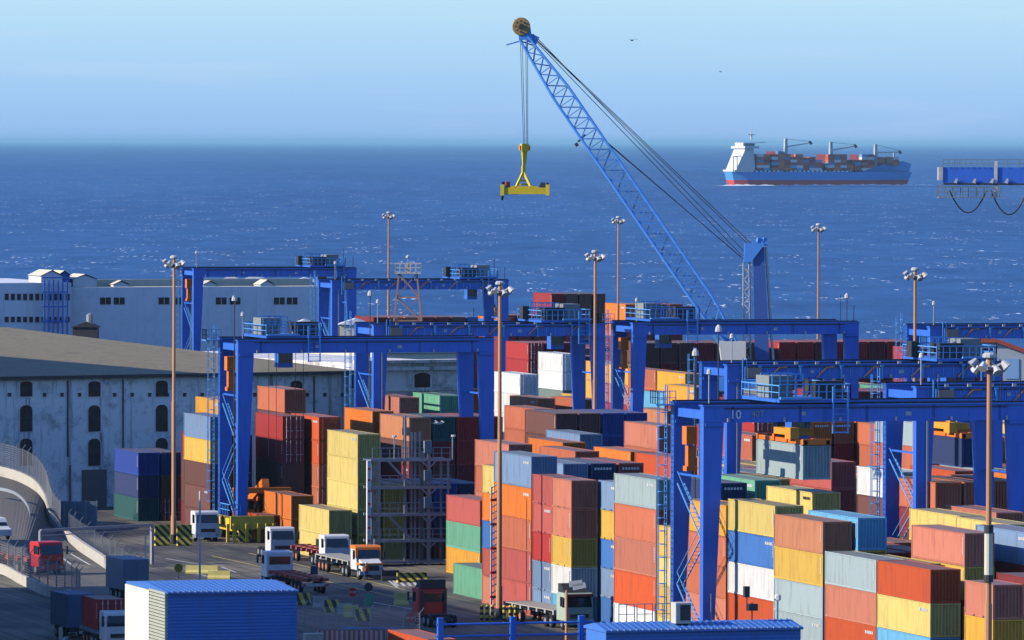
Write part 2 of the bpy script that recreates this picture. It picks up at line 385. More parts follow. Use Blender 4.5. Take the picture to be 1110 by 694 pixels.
ORD = ['first','second','third','fourth','fifth','sixth','seventh','eighth','ninth','tenth','eleventh','twelfth']
LEVEL = ['top box of','second box of','third box down of','fourth box down of','fifth box down of','sixth box down of']
stacks = []      # dicts: X,Y,L,n,h list,colours,vis,phrase
X0, PITCH = 178.5, 2.72
def zs(n, hc): 
    hs = [2.59] * n
    for i in range(hc): hs[i] = 2.9
    return hs
def add_stack(phrase, px, py, n, hc, cols, L=12.19, snap=None, dY=0, **kw):
    hs = zs(n, hc); X, Y, D = P(px, py, sum(hs))
    if snap is not None: X, Y, D = XatX(px, snap)
    s = dict(X=X, Y=Y + dY, L=L, hs=hs, cols=cols, ph=phrase, **kw); stacks.append(s); return s
def add_run(phrase, px, py, count, n, hc, cols, L=12.19, vis=1, **kw):
    hs = zs(n, hc); X, Y, D = P(px, py, sum(hs)); out = []
    for i in range(count):
        c = cols[i % len(cols)]; c = c if isinstance(c, (list, tuple)) else [c] * vis
        s = dict(X=X + i * PITCH, Y=Y, L=L, hs=hs, cols=list(c), ph='the %s stack of %s' % (ORD[i], phrase), **kw)
        stacks.append(s); out.append(s)
    return out
SH, FT = 12.19, 6.06
# front row of the near yard, far to near, each fitted to the ray of its near top corner (row line X0)
r0 = X0
add_stack('the nearest stack at the right edge', 1078, 639, 4, 0, ['pink','amber','red','salmon'], FT, snap=r0, door=False)
add_stack('the corner stack under the front crane', 1010, 619, 4, 1, ['vermilion','cream yellow','sky blue','salmon'], snap=r0, logo0=False)
add_stack('the second stack from the near corner', 951, 613, 4, 1, ['pale grey','pink','vermilion','salmon'], snap=r0)
add_stack('the third stack from the near corner', 893, 565, 5, 0, ['tan','yellow','pale grey','pale grey','salmon'], snap=r0)
add_stack('the stack with leg shadows beside the front crane', 841, 548, 5, 2, ['cream yellow','blue','white','vermilion','salmon'], snap=r0, logo=1)
add_stack('the narrow stack behind the front crane left leg', 788, 553, 5, 0, ['amber','salmon','salmon','pink','salmon'], snap=r0, bolts=True)
add_stack('the stack left of the front crane ladder leg', 737, 577, 4, 0, ['yellow','cream yellow','yellow','cream yellow'], FT, snap=r0)
add_stack('the tall stack topped by a big pale grey box', 712, 521, 5, 4, ['pale grey','salmon','pink','vermilion','white'], snap=r0)
add_stack('the short stack with a yellow third box by the gap', 620, 524, 5, 0, ['pink','pink','yellow','white','sky blue'], FT, snap=r0)
add_stack('the short red and blue stack right of the tall mast', 598.5, 519.5, 5, 0, ['rose','rose','red','blue grey','blue grey'], FT, snap=r0)
add_stack('the stack right behind the tall mast', 576.5, 496, 5, 5, ['blue grey','orange','salmon','rose','rose'], snap=r0, logo=0)
add_stack('the stack just left of the tall mast', 543, 491, 5, 0, ['cream yellow','orange','blue','rose','pink'], FT, snap=r0 + .3)
add_stack('the low three high stack by the steel frame', 521, 543, 3, 0, ['rose','green','amber'])
add_stack('the asphalt beside the tall mast', 530.8, 619, 1, 1, ['green'], single=True)
add_stack('the short stack behind the tall grey topped one', 671, 520, 5, 0, ['blue grey','yellow','blue','blue grey','blue'], FT, snap=X0 + PITCH)
# rows behind the front row
add_stack('the stack with a light blue box behind the tan one', 931, 562, 5, 1, ['sky blue','yellow'], snap=X0 + PITCH, vis=2, endc='deep blue')
add_stack('the low stack beyond the grey corner one', 989, 610, 4, 0, ['cream yellow'], snap=X0 + PITCH, vis=1)
add_stack('the big salmon topped stack at the right', 1047, 579.5, 5, 0, ['pink','yellow'], snap=X0 + 2*PITCH, vis=2)
add_stack('the right rear stack with a long cream box', 1042, 557.6, 5, 0, ['cream yellow'], snap=X0 + 5*PITCH, vis=1)
add_stack('the cream stack nearest the right mast', 1095, 565, 5, 0, ['cream yellow'], snap=X0 + 5*PITCH, vis=1)
add_stack('the blue grey stack at the right frame edge', 1118, 590, 5, 0, ['blue grey'], snap=X0 + 4*PITCH, vis=1, dY=0)
add_stack('the yellow stack right behind the shadowed one', 882, 533.7, 5, 3, ['cream yellow'], snap=X0 + 3*PITCH, vis=1, logo=0, lgd=1)
add_stack('the long salmon stack at the right mast', 1081, 556, 5, 0, ['pink','maroon'], vis=2)
add_run('the navy ended row behind the grey topped stack', 611, 503, 3, 5, 0, ['blue grey', 'navy', 'rose'], vis=1, et1=1, endcs=['navy','navy','maroon'])
add_stack('the tan stack beyond the tall mast', 624, 489.5, 5, 0, ['salmon','brown'], vis=2)
add_stack('the orange stack with a maroon end beyond the mast', 610.5, 480, 5, 0, ['orange','maroon'], vis=1)
add_stack('the salmon stack with a maroon end at the tall mast', 552, 482, 5, 0, ['pink','salmon','pink'], vis=3)
add_stack('the orange stack left of the ladder leg', 684, 490, 5, 0, ['orange'], vis=1)
add_stack('the vermilion stack touching the ladder leg', 730, 496.5, 5, 0, ['vermilion'], vis=1)
add_stack('the blue grey stack before the blue ended row', 629, 471, 5, 0, ['blue grey'], vis=1)
add_stack('the big pink stack before the middle crane', 714, 461.5, 5, 0, ['pink','salmon'], vis=2)
add_run('the row with deep blue ends', 603, 448.5, 4, 5, 0, [['brown','brown'],['brown','brown'],['deep blue','deep blue'],['deep blue','deep blue']], vis=2)
add_stack('the pink stack standing before the blue ended row', 580, 448, 5, 0, ['salmon','salmon'], vis=2)
add_stack('the navy ended stack behind the front crane legs', 782, 524, 5, 0, ['navy'], vis=1, et1=0)
add_stack('the green stack behind the front crane legs', 819, 521, 5, 0, ['green'], vis=1)
add_stack('the salmon stack under the hanging container', 902, 501, 5, 0, ['rose','rose'], vis=2, logo=0)
add_stack('the white topped stack left of the middle legs', 978, 512, 5, 1, ['white'], vis=1)
add_stack('the orange stack left of the white one', 928, 519, 4, 0, ['orange','salmon'], vis=2)
add_run('the row of three salmon sides right of the middle legs', 1015, 522, 3, 5, 0, ['salmon','salmon','salmon'], vis=1)
add_stack('the long red stack right of the middle legs', 1036, 511, 5, 0, ['vermilion'], vis=1)
add_run('the red ended row behind the hanging container', 881, 457.5, 4, 4, 0, [['orange','red'],['salmon','red'],['orange','red'],['salmon','orange']], vis=2, et1=2)
# left yard (left crane)
add_stack('the stack left of the left crane with a grey top', 228, 452, 5, 0, ['blue grey','yellow','brown','brown','brown'], snap=181.3)  # brown lower boxes carry the shadow on this stack as colour
s_ = dict(ph='the stack between the legs of the left crane')
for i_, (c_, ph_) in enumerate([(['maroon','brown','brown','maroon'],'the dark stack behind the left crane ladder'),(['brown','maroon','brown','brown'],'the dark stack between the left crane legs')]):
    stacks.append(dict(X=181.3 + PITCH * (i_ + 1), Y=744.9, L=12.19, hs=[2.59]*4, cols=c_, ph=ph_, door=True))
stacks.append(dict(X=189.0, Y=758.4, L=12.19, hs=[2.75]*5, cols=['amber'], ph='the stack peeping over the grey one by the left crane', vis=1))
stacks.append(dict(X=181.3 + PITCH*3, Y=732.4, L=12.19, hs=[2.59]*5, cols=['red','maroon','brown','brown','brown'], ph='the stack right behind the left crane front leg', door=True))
add_stack('the six high stack at the stone warehouse', 311, 424.6, 6, 0, ['salmon','brown','maroon','brown','brown','brown'], dY=1.0)  # boxes below the top one are dark to stand in for shade
add_stack('the red stack behind the orange machinery', 346, 450, 5, 0, ['vermilion','vermilion','salmon','salmon','salmon'], door=True, dX=0)
add_stack('the all yellow stack by the steel frame', 388, 471, 5, 0, ['cream yellow','cream yellow','cream yellow','cream yellow','yellow'])
add_stack('the low yellow pair behind the white trucks', 357, 553.6, 2, 0, ['cream yellow','cream yellow'])
stacks.append(dict(X=185.3 + PITCH, Y=685.4, L=12.19, hs=[2.59]*3, cols=['yellow','yellow','cream yellow'], ph='the olive ended stack behind the steel frame'))
stacks.append(dict(X=185.3 + PITCH*2, Y=685.4, L=12.19, hs=[2.59]*3, cols=['maroon','maroon','brown'], ph='the maroon ended stack behind the steel frame'))
stacks.append(dict(X=185.3 + PITCH*3, Y=685.4, L=12.19, hs=[2.59]*3, cols=['deep blue','navy','maroon'], ph='the navy ended stack behind the steel frame'))
stacks.append(dict(X=185.3 + PITCH*4, Y=685.4, L=12.19, hs=[2.59]*3, cols=['navy','navy','maroon'], ph='the second navy ended stack behind the steel frame'))
add_run('the row above the steel frame', 444, 453, 4, 5, 0, [['tan','brown','maroon'],['dark teal','maroon','brown'],['red','red','maroon'],['red','maroon','maroon']], vis=3, endt=1)
add_stack('the orange stack above the yellow one', 404, 446, 5, 0, ['orange','maroon'], vis=2)
add_stack('the green stack before the stone warehouse', 477, 429, 5, 0, ['green','green'], vis=2)
add_stack('the pink stack before the stone warehouse', 433, 431, 5, 0, ['pink','salmon'], vis=2)
add_stack('the orange roofed stack behind the left crane right legs', 503, 422, 5, 0, ['orange','sky blue'], vis=2)
add_stack('the shaded blue pile by the warehouse', 150, 491, 3, 0, ['deep blue','navy','dark teal'], logo=None)  # dark tones put the shade on this pile into its colours
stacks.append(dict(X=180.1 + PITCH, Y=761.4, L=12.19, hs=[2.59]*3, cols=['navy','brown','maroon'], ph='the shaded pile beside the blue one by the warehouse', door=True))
# reefers and the yard behind the middle crane
add_stack('the white refrigerated pile right of the tall mast', 564, 406, 5, 0, ['white','white','white'], vis=3, door=True)
add_stack('the tall white refrigerated pile by the middle crane', 610, 384, 5, 0, ['white','white','grey green','grey green'], vis=4, door=True)
add_run('the red doored row behind the white boxes', 573, 372, 3, 5, 0, [['red','red'],['maroon','red'],['maroon','maroon']], vis=2, door=True)
add_stack('the low row with a lit end below the white boxes', 582, 432, 4, 0, ['tan','amber'], vis=1)
add_stack('the second low stack below the white boxes', 632, 433, 4, 0, ['salmon'], vis=1)
add_stack('the sky blue stack between the middle crane legs', 722.5, 427, 4, 0, ['sky blue','pink'], vis=2, pl=1)
add_stack('the tan stack under the sky blue one', 724, 446, 4, 0, ['tan'], vis=1)
add_stack('the salmon stack left of the amber ones', 711, 402.5, 5, 0, ['salmon','salmon'], vis=2)
add_stack('the first amber stack behind the middle crane', 728.5, 403.5, 5, 0, ['amber','amber'], vis=2)
add_stack('the second amber stack behind the middle crane', 743, 405, 5, 0, ['amber','amber'], vis=2)
add_stack('the amber stack beside the second lane legs', 754, 420, 5, 0, ['amber','maroon'], vis=2)
add_stack('the amber stack left of the middle crane', 663, 394, 5, 0, ['amber','amber'], vis=2)
add_stack('the amber and salmon stack by the crane ladder', 682, 396, 5, 0, ['amber','pink'], vis=2)
# the long far walls of stacked boxes, end on
add_run('the brown far row behind the middle crane', 697, 372, 7, 5, 5, [['brown','brown'],['brown','maroon'],['brown','brown'],['maroon','brown'],['brown','maroon'],['brown','brown'],['maroon','brown']], vis=2)
add_run('the red far row right of the harbour crane', 845, 371, 8, 5, 5, [['red','maroon'],['red','red'],['maroon','maroon'],['red','maroon'],['red','red'],['maroon','red'],['red','maroon'],['red','red']], vis=2)
add_run('the coral row low behind the middle crane', 712, 392, 4, 4, 0, [['vermilion'],['maroon'],['maroon'],['deep blue']], vis=1)
add_run('the highest far row against the sea', 598, 318.5, 4, 5, 5, [['red','red'],['brown','maroon'],['brown','maroon'],['brown','brown']], vis=2)
add_run('the far row with an orange end behind the trolley', 678, 330, 4, 5, 5, [['orange','salmon'],['brown','brown'],['brown','maroon'],['red','maroon']], vis=2)
add_run('the far dark row behind the lattice tower', 405, 344, 7, 5, 2, [['maroon'],['salmon'],['salmon'],['maroon'],['maroon'],['brown'],['blue']], vis=1)
add_run('the far maroon row left of the middle crane', 545, 342, 5, 5, 3, [['maroon','red'],['maroon','maroon'],['red','maroon'],['red','red'],['maroon','red']], vis=2)
add_run('the far row under the right rear crane', 1000, 378, 4, 5, 5, [['red','maroon'],['maroon','red'],['red','red'],['maroon','red']], vis=1)
add_run('the right side row below the lamp head', 900, 425, 5, 5, 0, [['red'],['maroon'],['red'],['maroon'],['red']], vis=1)
add_stack('the grey stack between the middle legs', 990, 458, 5, 0, ['pale grey','salmon'], vis=2)
add_stack('the salmon stack left of the middle legs', 968, 462, 4, 0, ['salmon','salmon'], vis=2)

# ---- settle the stacks: push apart any that meet
def clash(a, b):
    return a['X'] < b['X'] + 2.50 and b['X'] < a['X'] + 2.50 and a['Y'] < b['Y'] + b['L'] + .15 and b['Y'] < a['Y'] + a['L'] + .15
kept = []
for s in stacks:
    for it in range(40):
        hit = [k for k in kept if clash(s, k)]
        if not hit: break
        k = hit[0]
        # slide along the sight line so that the picture keeps its place
        q = proj(s['X'], s['Y'], 0)[0]
        back = (s['Y'] + s['L'] / 2) > (k['Y'] + k['L'] / 2)
        st = .5 if back else -.5
        kk = (q - 555.0) / F; s['X'] += st * (kk * cy + sy); s['Y'] += st * (cy - kk * sy)
    if any(clash(s, k) for k in kept): print('CLASH', s['ph']); continue
    kept.append(s)
stacks = kept
# ---- fillers: plain boxes between the measured stacks, never higher than lets the measured ones be seen
def top(s): return sum(s['hs'])
def span(s):
    a = [proj(s['X'] + dx, s['Y'] + dy, top(s)) for dx in (0, 2.44) for dy in (0, s['L'])]
    return min(p[0] for p in a), max(p[0] for p in a), min(p[2] for p in a), max(p[1] for p in a)
for s in stacks: s['sp'] = span(s)
FCOL = ['salmon','salmon','rose','vermilion','red','maroon','brown','orange','pink','blue grey','navy','cream yellow','salmon','green','tan','pale grey','deep blue','yellow','maroon','red']
fill = []
rf = random.Random(11)
blocks = [('the near yard', X0, 6, 482.0, 700.0, 12.7), ('the second lane', 210.6, 6, 560.0, 800.0, 12.7), ('the third lane', 243.5, 7, 600.0, 860.0, 12.7),
          ('the fourth lane', 279.5, 6, 650.0, 900.0, 12.7), ('the quay rows', 262.0, 24, 905.0, 1100.0, 12.9)]
CR = []   # crane footprints, filled below: (x0, x1, y0, y1)
CRF = [(175.4,178.2,538,556),(202,205.5,538,556),(208.2,211,578,592),(233.5,238,578,592),(209.2,212,637,656),(236,240,637,656),(213.5,216.3,783,800),(240,245,783,800),
       (246,249,786,803),(273,278,786,803),(276.5,280,765,780),(302,305.5,765,780),(286,312,885,925)]
for bn, bx, nr, y0, y1, py_ in blocks:
    j = 0; y = y0
    while y < y1:
        for i in range(nr):
            s = dict(X=bx + i * PITCH, Y=y, L=12.19, hs=[2.59], cols=['salmon'])
            if any(s['X'] < c[1] and c[0] < s['X'] + 2.44 and s['Y'] < c[3] and c[2] < s['Y'] + 12.19 for c in CRF): continue
            q = proj(s['X'], s['Y'], 5)
            if q[0] < 590 or q[0] > 1150: continue
            if bn == 'the near yard' and (s['Y'] > 640 or (i == 0 and s['Y'] < 640)): continue
            if any(clash(s, k) for k in stacks + fill): continue
            want = rf.choice([3, 4, 4, 4, 5]) if bn != 'the quay rows' else rf.choice([2, 3, 3, 4])
            n = want
            while n > 0:
                s['hs'] = [2.59] * n; a, b_, dmin, _ = span(s); ok = True
                for k in stacks:
                    if k['sp'][2] > dmin and k['sp'][0] < b_ - 1 and k['sp'][1] > a + 1:
                        # bottom edge of the visible levels of k
                        zz = top(k) - sum(k['hs'][::-1][:max(1, min(k.get('vis', 9), 2))]) * .85
                        ky = proj(k['X'], k['Y'], zz)[1]
                        if proj(s['X'] + 1.2, s['Y'] + 12.19, top(s))[1] < ky: ok = False; break
                if ok: break
                n -= 1
            if n == 0: continue
            s['cols'] = [rf.choice(FCOL) for _ in range(n)]; s['vis'] = 1
            s['ph'] = 'row %s, bay %s of %s' % (ORD[i % 12], ORD[min(j, 11)], bn); s['fill'] = (bn, i, j)
            s['sp'] = span(s); fill.append(s)
        y += py_; j += 1
print('measured', len(stacks), 'fillers', len(fill))
# ---- build the stacks
import numpy as np
BN = {'the near yard': 'yard left of the front crane', 'the second lane': 'yard behind the front crane', 'the third lane': 'yard beside the middle crane', 'the fourth lane': 'yard at the right rear', 'the quay rows': 'far rows near the quay'}
RW, RH = 1110, 694
zbuf = np.full((RH, RW), 1e9); idb = np.full((RH, RW), -1, dtype=int)
def raster(pts, idx):
    q = [proj(*p) for p in pts]; xs = [a[0] for a in q]; ys = [a[1] for a in q]; d = sum(a[2] for a in q) / len(q)
    x0, x1, y0, y1 = max(0, int(min(xs))), min(RW - 1, int(max(xs)) + 1), max(0, int(min(ys))), min(RH - 1, int(max(ys)) + 1)
    if x0 >= x1 or y0 >= y1: return
    gx_, gy_ = np.meshgrid(np.arange(x0, x1) + .5, np.arange(y0, y1) + .5); sgn = None; mk = None
    for k in range(len(q)):
        a, b = q[k], q[(k + 1) % len(q)]; c = (b[0] - a[0]) * (gy_ - a[1]) - (b[1] - a[1]) * (gx_ - a[0]); mk = (c >= 0) if mk is None else mk & (c >= 0)
        sgn = (c <= 0) if sgn is None else sgn & (c <= 0)
    mk = mk | sgn; z_ = zbuf[y0:y1, x0:x1]; hit = mk & (z_ > d); z_[hit] = d; idb[y0:y1, x0:x1][hit] = idx
boxes = []
for s in stacks + fill:
    hs = s['hs']; n = len(hs); z = 0; zb = []
    for h in hs: zb.append(z); z += h
    for lv in range(n):
        i = n - 1 - lv
        col = s['cols'][lv] if lv < len(s['cols']) else rf.choice(['brown','maroon','salmon','navy','red'])
        boxes.append((s, lv, zb[i], hs[i], col))
for k, (s, lv, Z, h, col) in enumerate(boxes):
    X, Y, L, w = s['X'], s['Y'], s['L'], 2.44
    raster([(X, Y, Z), (X, Y + L, Z), (X, Y + L, Z + h), (X, Y, Z + h)], k)
    raster([(X, Y, Z), (X + w, Y, Z), (X + w, Y, Z + h), (X, Y, Z + h)], k)
    raster([(X, Y, Z + h), (X + w, Y, Z + h), (X + w, Y + L, Z + h), (X, Y + L, Z + h)], k)
area = np.bincount(idb[idb >= 0], minlength=len(boxes))
order = sorted(range(len(boxes)), key=lambda k: -area[k])
NIND = 232
own = set(k for k in order[:NIND] if area[k] > 0)
pv_ = []; pf_ = []; pm_ = []; pmats = []
def pack(vs, fs, col):
    o = len(pv_); pv_.extend(vs); pf_.extend([tuple(i + o for i in f) for f in fs])
    if col not in pmats: pmats.append(col)
    pm_.extend([pmats.index(col)] * len(fs))
for k, (s, lv, Z, h, col) in enumerate(boxes):
    X, Y, L = s['X'], s['Y'], s['L']
    if k in own:
        if s.get('fill'):
            bn, ri, bj = s['fill']; lab = '%s container, %s row %s bay in %s' % (col, ORD[ri] if ri < 12 else 'farther ' + ORD[ri - 12], ORD[min(bj, 11)], BN[bn])
            if lv: lab += ', under another'
        elif s.get('single'): lab = 'single green container standing on the asphalt left of the tall mast'
        else:
            lab = '%s container, %s %s' % (col, LEVEL[lv], s['ph'])
            if len(lab.split()) > 16: lab = ' '.join(w_ for w_ in lab.split() if w_ not in ('the', 'a', 'box'))
            if len(lab.split()) > 16: lab = lab.replace('container, ', '').replace(' stack of', ' in'); print('SHORT', len(lab.split()), lab)
        hrand = (k * 7919) % 100
        dr = s.get('door', False) if not s.get('fill') else hrand < 25
        et = (s.get('et1') is not None and lv == 0 and (s['et1'] in (0, 2) or 'second stack' in s['ph'] or 'third stack' in s['ph']))
        container(X, Y, Z, col, L, h, label=lab, door=dr, mark=hrand < 55, endtext=et and not dr, logo=('dark' if s.get('lgd') and s.get('logo') == lv else (s.get('logo') == lv or (L < 8 and col.startswith('blue')) or (hrand > 84 and 'white' not in col))))
    elif area[k] > 6 and Y < 1100:
        ms = container_meshes(L, h)
        for me_ in (ms[0], ms[1]): pack([(v.co.x + X, v.co.y + Y, v.co.z + Z) for v in me_.vertices], [tuple(p.vertices) for p in me_.polygons], col)
    else:
        b = MB().box(X + .02, Y + .03, Z, X + 2.42, Y + L - .03, Z + h - .03); pack(b.v, b.f, col)
me = bpy.data.meshes.new('packed'); me.from_pydata(pv_, [], pf_)
for c in pmats: me.materials.append(cmat(c))
me.polygons.foreach_set('material_index', pm_)
o = bpy.data.objects.new('packed_containers', me); C.objects.link(o)
tag(o, 'small and half hidden containers packed between and behind the larger stacks', 'containers', kind='stuff')
print('boxes', len(boxes), 'visible', int((area > 0).sum()), 'own', len(own), 'smallest own', area[order[min(NIND, len(order)) - 1]])

# ------------------------------------------------------------------ rubber tyred gantry cranes
T = 21.4
def wheel_mesh(r=.75, w=.5):
    return MB().lathe([(r*.55, 0), (r*.92, .0), (r, .08), (r, w - .08), (r*.92, w), (r*.55, w)], 14, axis='X').mesh('wheel', smooth=False)
WM = wheel_mesh()
def rtg(x, y, kind, troll, L=28.0, label='', side='L', z=0.0, tdir=1, grp='blue yard gantry cranes', ttop=T):
    T_ = ttop; e = empty('gantry_crane', (x, y, z), 0, label, 'gantry crane', grp)
    Gh, Wb = 1.45, 8.0
    g = MB(); g.box(0, -.45, T_ - Gh, L, .45, T_ - .12); g.box(-.1, -.6, T_ - .12, L + .1, .6, T_); 
    for i in range(9): g.box(.9 + i * (L - 2) / 8.3, -.475, T_ - Gh + .02, .96 + i * (L - 2) / 8.3, -.44, T_ - .14)
    g.build('front_girder', CB, e)
    g = MB(); g.box(0, Wb - .45, T_ - Gh, L, Wb + .45, T_ - .12); g.box(-.1, Wb - .6, T_ - .12, L + .1, Wb + .6, T_); g.build('rear_girder', CB, e)
    sm_ = MB()
    for i in range(5): sm_.box(2.4 + i * (L - 5) / 4, -.468, T_ - Gh + .01, 2.62 + i * (L - 5) / 4, -.452, T_ - .14)
    build_each(sm_, 'splice_plate', mat('splice_blue', (.03, .10, .42), .5, .3), e)
    sm_ = MB(); sm_.bar((1.8, -.55, T_ - .28), (L - 1.8, -.55, T_ - .28), .07); sm_.build('cable_tray', DK, e)
    wp = MB(); wp.box(L * .62, -.47, T_ - 1.0, L * .62 + .5, -.455, T_ - .65); wp.box(L * .3, -.47, T_ - .9, L * .3 + .35, -.455, T_ - .6); build_each(wp, 'warning_plate', LAMP, e)
    r = MB(); r.box(0, -.08, T_ + .002, L, .08, T_ + .14); r.box(0, Wb - .08, T_ + .002, L, Wb + .08, T_ + .14); r.build('trolley_rail', RB, e)
    for yy in (0, Wb):
        for sgn in (0, 1):
            m = MB(); a0 = 0.0 if sgn == 0 else L - 1.75; a1 = a0 + 1.75
            b0, b1 = (a0, a0 + .95) if sgn == 0 else (a1 - .95, a1)
            m.hexa([(b0, yy-.42, 1.75), (b1, yy-.42, 1.75), (b1, yy+.42, 1.75), (b0, yy+.42, 1.75)], [(a0, yy-.44, T_-Gh-.02), (a1, yy-.44, T_-Gh-.02), (a1, yy+.44, T_-Gh-.02), (a0, yy+.44, T_-Gh-.02)])
            o = m.build('leg', CB, e)
            lm = MB(); lm.box(a0 + .1, yy - .62, T_ - Gh - .3, a1 - .1, yy - .46, T_ - Gh - .05); lm.build('flange_plate', CB, o)
    for sgn in (0, 1):   # sill and top tie along y
        xx = 0 if sgn == 0 else L - .95
        m = MB(); m.box(xx + .1, -2.2, 1.0, xx + .85, Wb + 2.2, 1.72); m.build('sill_beam', YL, e)
        m = MB(); m.box(xx + .2, .46, T_ - 1.2, xx + .75, Wb - .46, T_ - .5); m.bar((xx+.45, .45, T_*.72), (xx+.45, Wb-.45, T_*.72), .18); build_each(m, 'tie_beam', CB, e)
        for yy in (-1.6, -.2, Wb + .2, Wb + 1.6):
            w_ = put(WM, 'wheel', RU, e); w_.location = (xx + .2, yy, .76)
        for yy in (-2.6, Wb + 2.3):
            m = MB().box(xx - .05, yy, .35, xx + 1.0, yy + .3, 1.5); m.build('wheel_guard', HAZ, e)
    # ladder with hoops up the rear left leg, stair between the left legs
    xx = -.55
    m = MB()
    for dy in (-.3, .3): m.bar((xx, Wb + dy, 2), (xx, Wb + dy, T_ + 1.4), .08)
    k = 2.2
    while k < T_ + 1: m.bar((xx, Wb - .3, k), (xx, Wb + .3, k), .05); k += .45
    k = 4.0
    while k < T_ + 1:
        m.path([(xx, Wb - .35, k), (xx - .5, Wb - .3, k), (xx - .72, Wb, k), (xx - .5, Wb + .3, k), (xx, Wb + .35, k)], .055); k += 1.1
    for dy in (-.25, 0, .25): m.bar((xx - .68, Wb + dy, 4), (xx - .68, Wb + dy, T_ + .8), .04)
    m.build('caged_ladder', CL, e)
    m = MB(); zz = 2.0; s_ = 1
    while zz < T_ * .5:
        ya, yb = (.8, Wb - .8) if s_ > 0 else (Wb - .8, .8)
        for dx in (.2, .8): m.bar((dx, ya, zz), (dx, yb, zz + 4.2), .09)
        for q in range(12): m.box(.2, ya + (yb - ya) * (q + .4) / 12 - .1, zz + 4.2 * (q + .5) / 12, .8, ya + (yb - ya) * (q + .4) / 12 + .1, zz + 4.2 * (q + .5) / 12 + .03)
        m.bar((.2, ya, zz + 1), (.2, yb, zz + 5.2), .05); zz += 4.2; s_ = -s_
    m.build('access_stair', CL, e)
    # lamps under the front girder and masts on top
    m = MB()
    for i in range(6):
        q = 2.0 + i * (L - 4) / 5; m.box(q, -.62, T_ - Gh + .05, q + .16, -.5, T_ - Gh + .38)
    build_each(m, 'work_light', LAMP, e)
    m = MB(); m.bar((.6, 0, T_), (.6, 0, T_ + 2.6), .09); m.lathe([(.02, 0), (.22, .05), (.18, .4), (.05, .5)], 8, (.6, 0, T_ + 2.5)); m.build('signal_mast', LAMP, e)
    m = MB(); m.bar((L - .5, 0, T_), (L - .5, 0, T_ + 2.0), .07); m.bar((L - 2.2, 0, T_), (L - 2.2, 0, T_ + 3.3), .06); build_each(m, 'antenna', DK, e)
    if kind == 'P':    # plain side: orange drive cabinet by the ladder leg
        m = MB(); m.box(-1.0 + .7, 3.2, T_ - 3.4, .6, 4.4, T_ - 1.9); m.box(-.1, 3.4, T_ - 5.2, .5, 4.2, T_ - 3.5); m.box(-.25, 3.3, T_ - 5.6, .6, 4.3, T_ - 5.2); m.build('drive_cabinet', OR, e)
        m = MB()
        for q in (0, 1.4, 2.8): m.rail((-1.6, Wb - .9 + 0 * q, T_ - .2), (-1.6, Wb + 1.0, T_ - .2), 1.1, .06, 3)
        m.box(-1.7, Wb - .9, T_ - .3, -.1, Wb + 1.0, T_ - .2); m.rail((-1.6, Wb - .9, T_ - .2), (0, Wb - .9, T_ - .2), 1.1, .06, 3); m.build('landing', CL, e)
    else:              # busy side: cabinet row, brackets of the cable chain, railings
        m = MB()
        for i in range(6):
            q = 3.2 + i * (L - 5) / 5.6; m.box(q, -.7, T_ - Gh - .05, q + .16, -.46, T_ - .13); m.box(q - .1, -.8, T_ - .3, q + .26, -.46, T_ - .16)
        capm = MB()
        for i in range(12): capm.box(2.6 + i * (L - 3) / 12, -.75, T_ - .05, 2.95 + i * (L - 3) / 12, -.62, T_ + .22)
        build_each(capm, 'cable_roller', LAMP, e)
        for i in range(22): m.box(3 + i * (L - 5) / 22, -.5, T_ - Gh + .15, 3.07 + i * (L - 5) / 22, -.45, T_ - .4)
        build_each(m, 'girder_bracket', CL, e)
        m = MB()
        for i in range(5):
            q = 4.2 + i * (L - 6) / 4.6; m.bar((q, -.62, T_ - Gh + .1), (q + 1.1, -.62, T_ - .35), .12); m.bar((q + 1.1, -.62, T_ - .35), (q + 1.9, -.62, T_ - .3), .12)
        build_each(m, 'cable_arm', POLE, e, 2)
        m = MB().box(1.95, -.9, T_ - 1.3, 3.4, -.48, T_ - .35); m.build('switch_box', mat('cabinet_brown', (.33, .26, .2), .6), e)
        m = MB(); m.rail((1.7, -.9, T_ - 1.5), (1.7, -.9, T_ - .2), .6, .08, 1); 
        for q in (0, .5, 1.0, 1.5, 2.0): m.bar((1.5, -.75, T_ - Gh - .6 + q), (1.9, -.75, T_ - Gh - .6 + q), .07)
        m.bar((1.5, -.75, T_ - 2.2), (1.5, -.75, T_ + .6), .1); m.bar((1.9, -.75, T_ - 2.2), (1.9, -.75, T_ + .6), .1); m.build('short_ladder', CL, e)
        m = MB().bar((1.05, -.5, 2), (1.05, -.5, T_ - Gh), .16); m.build('cable_pipe', GR, e)
    # trolley
    if troll is not None:
        t0 = troll; te = MB(); TW = 6.2; te.box(t0, -.9, T_ + .16, t0 + TW, Wb + .9, T_ + .42)
        tr = te.build('trolley', CB, e)
        m = MB()
        for yy in (-.9, Wb + .9): m.rail((t0, yy, T_ + .42), (t0 + TW, yy, T_ + .42), 1.25, .085, 9)
        m.rail((t0, -.9, T_ + .42), (t0, Wb + .9, T_ + .42), 1.15, .08, 5); m.rail((t0 + TW, -.9, T_ + .42), (t0 + TW, Wb + .9, T_ + .42), 1.25, .085, 5)
        m.box(t0 + (0 if tdir > 0 else 2.6), -1.3, T_ + .45, t0 + (3.6 if tdir > 0 else TW), -.95, T_ + .62); m.rail((t0 + .5, 2.4, T_ + 1.3), (t0 + 3.2, 2.4, T_ + 1.3), 1.1, .09, 4); m.rail((t0 + .5, 5.4, T_ + 1.3), (t0 + 3.2, 5.4, T_ + 1.3), 1.1, .09, 4)
        m.build('trolley_railing', CL, tr)
        m = MB(); a = t0 + (3.3 if tdir > 0 else .5); 
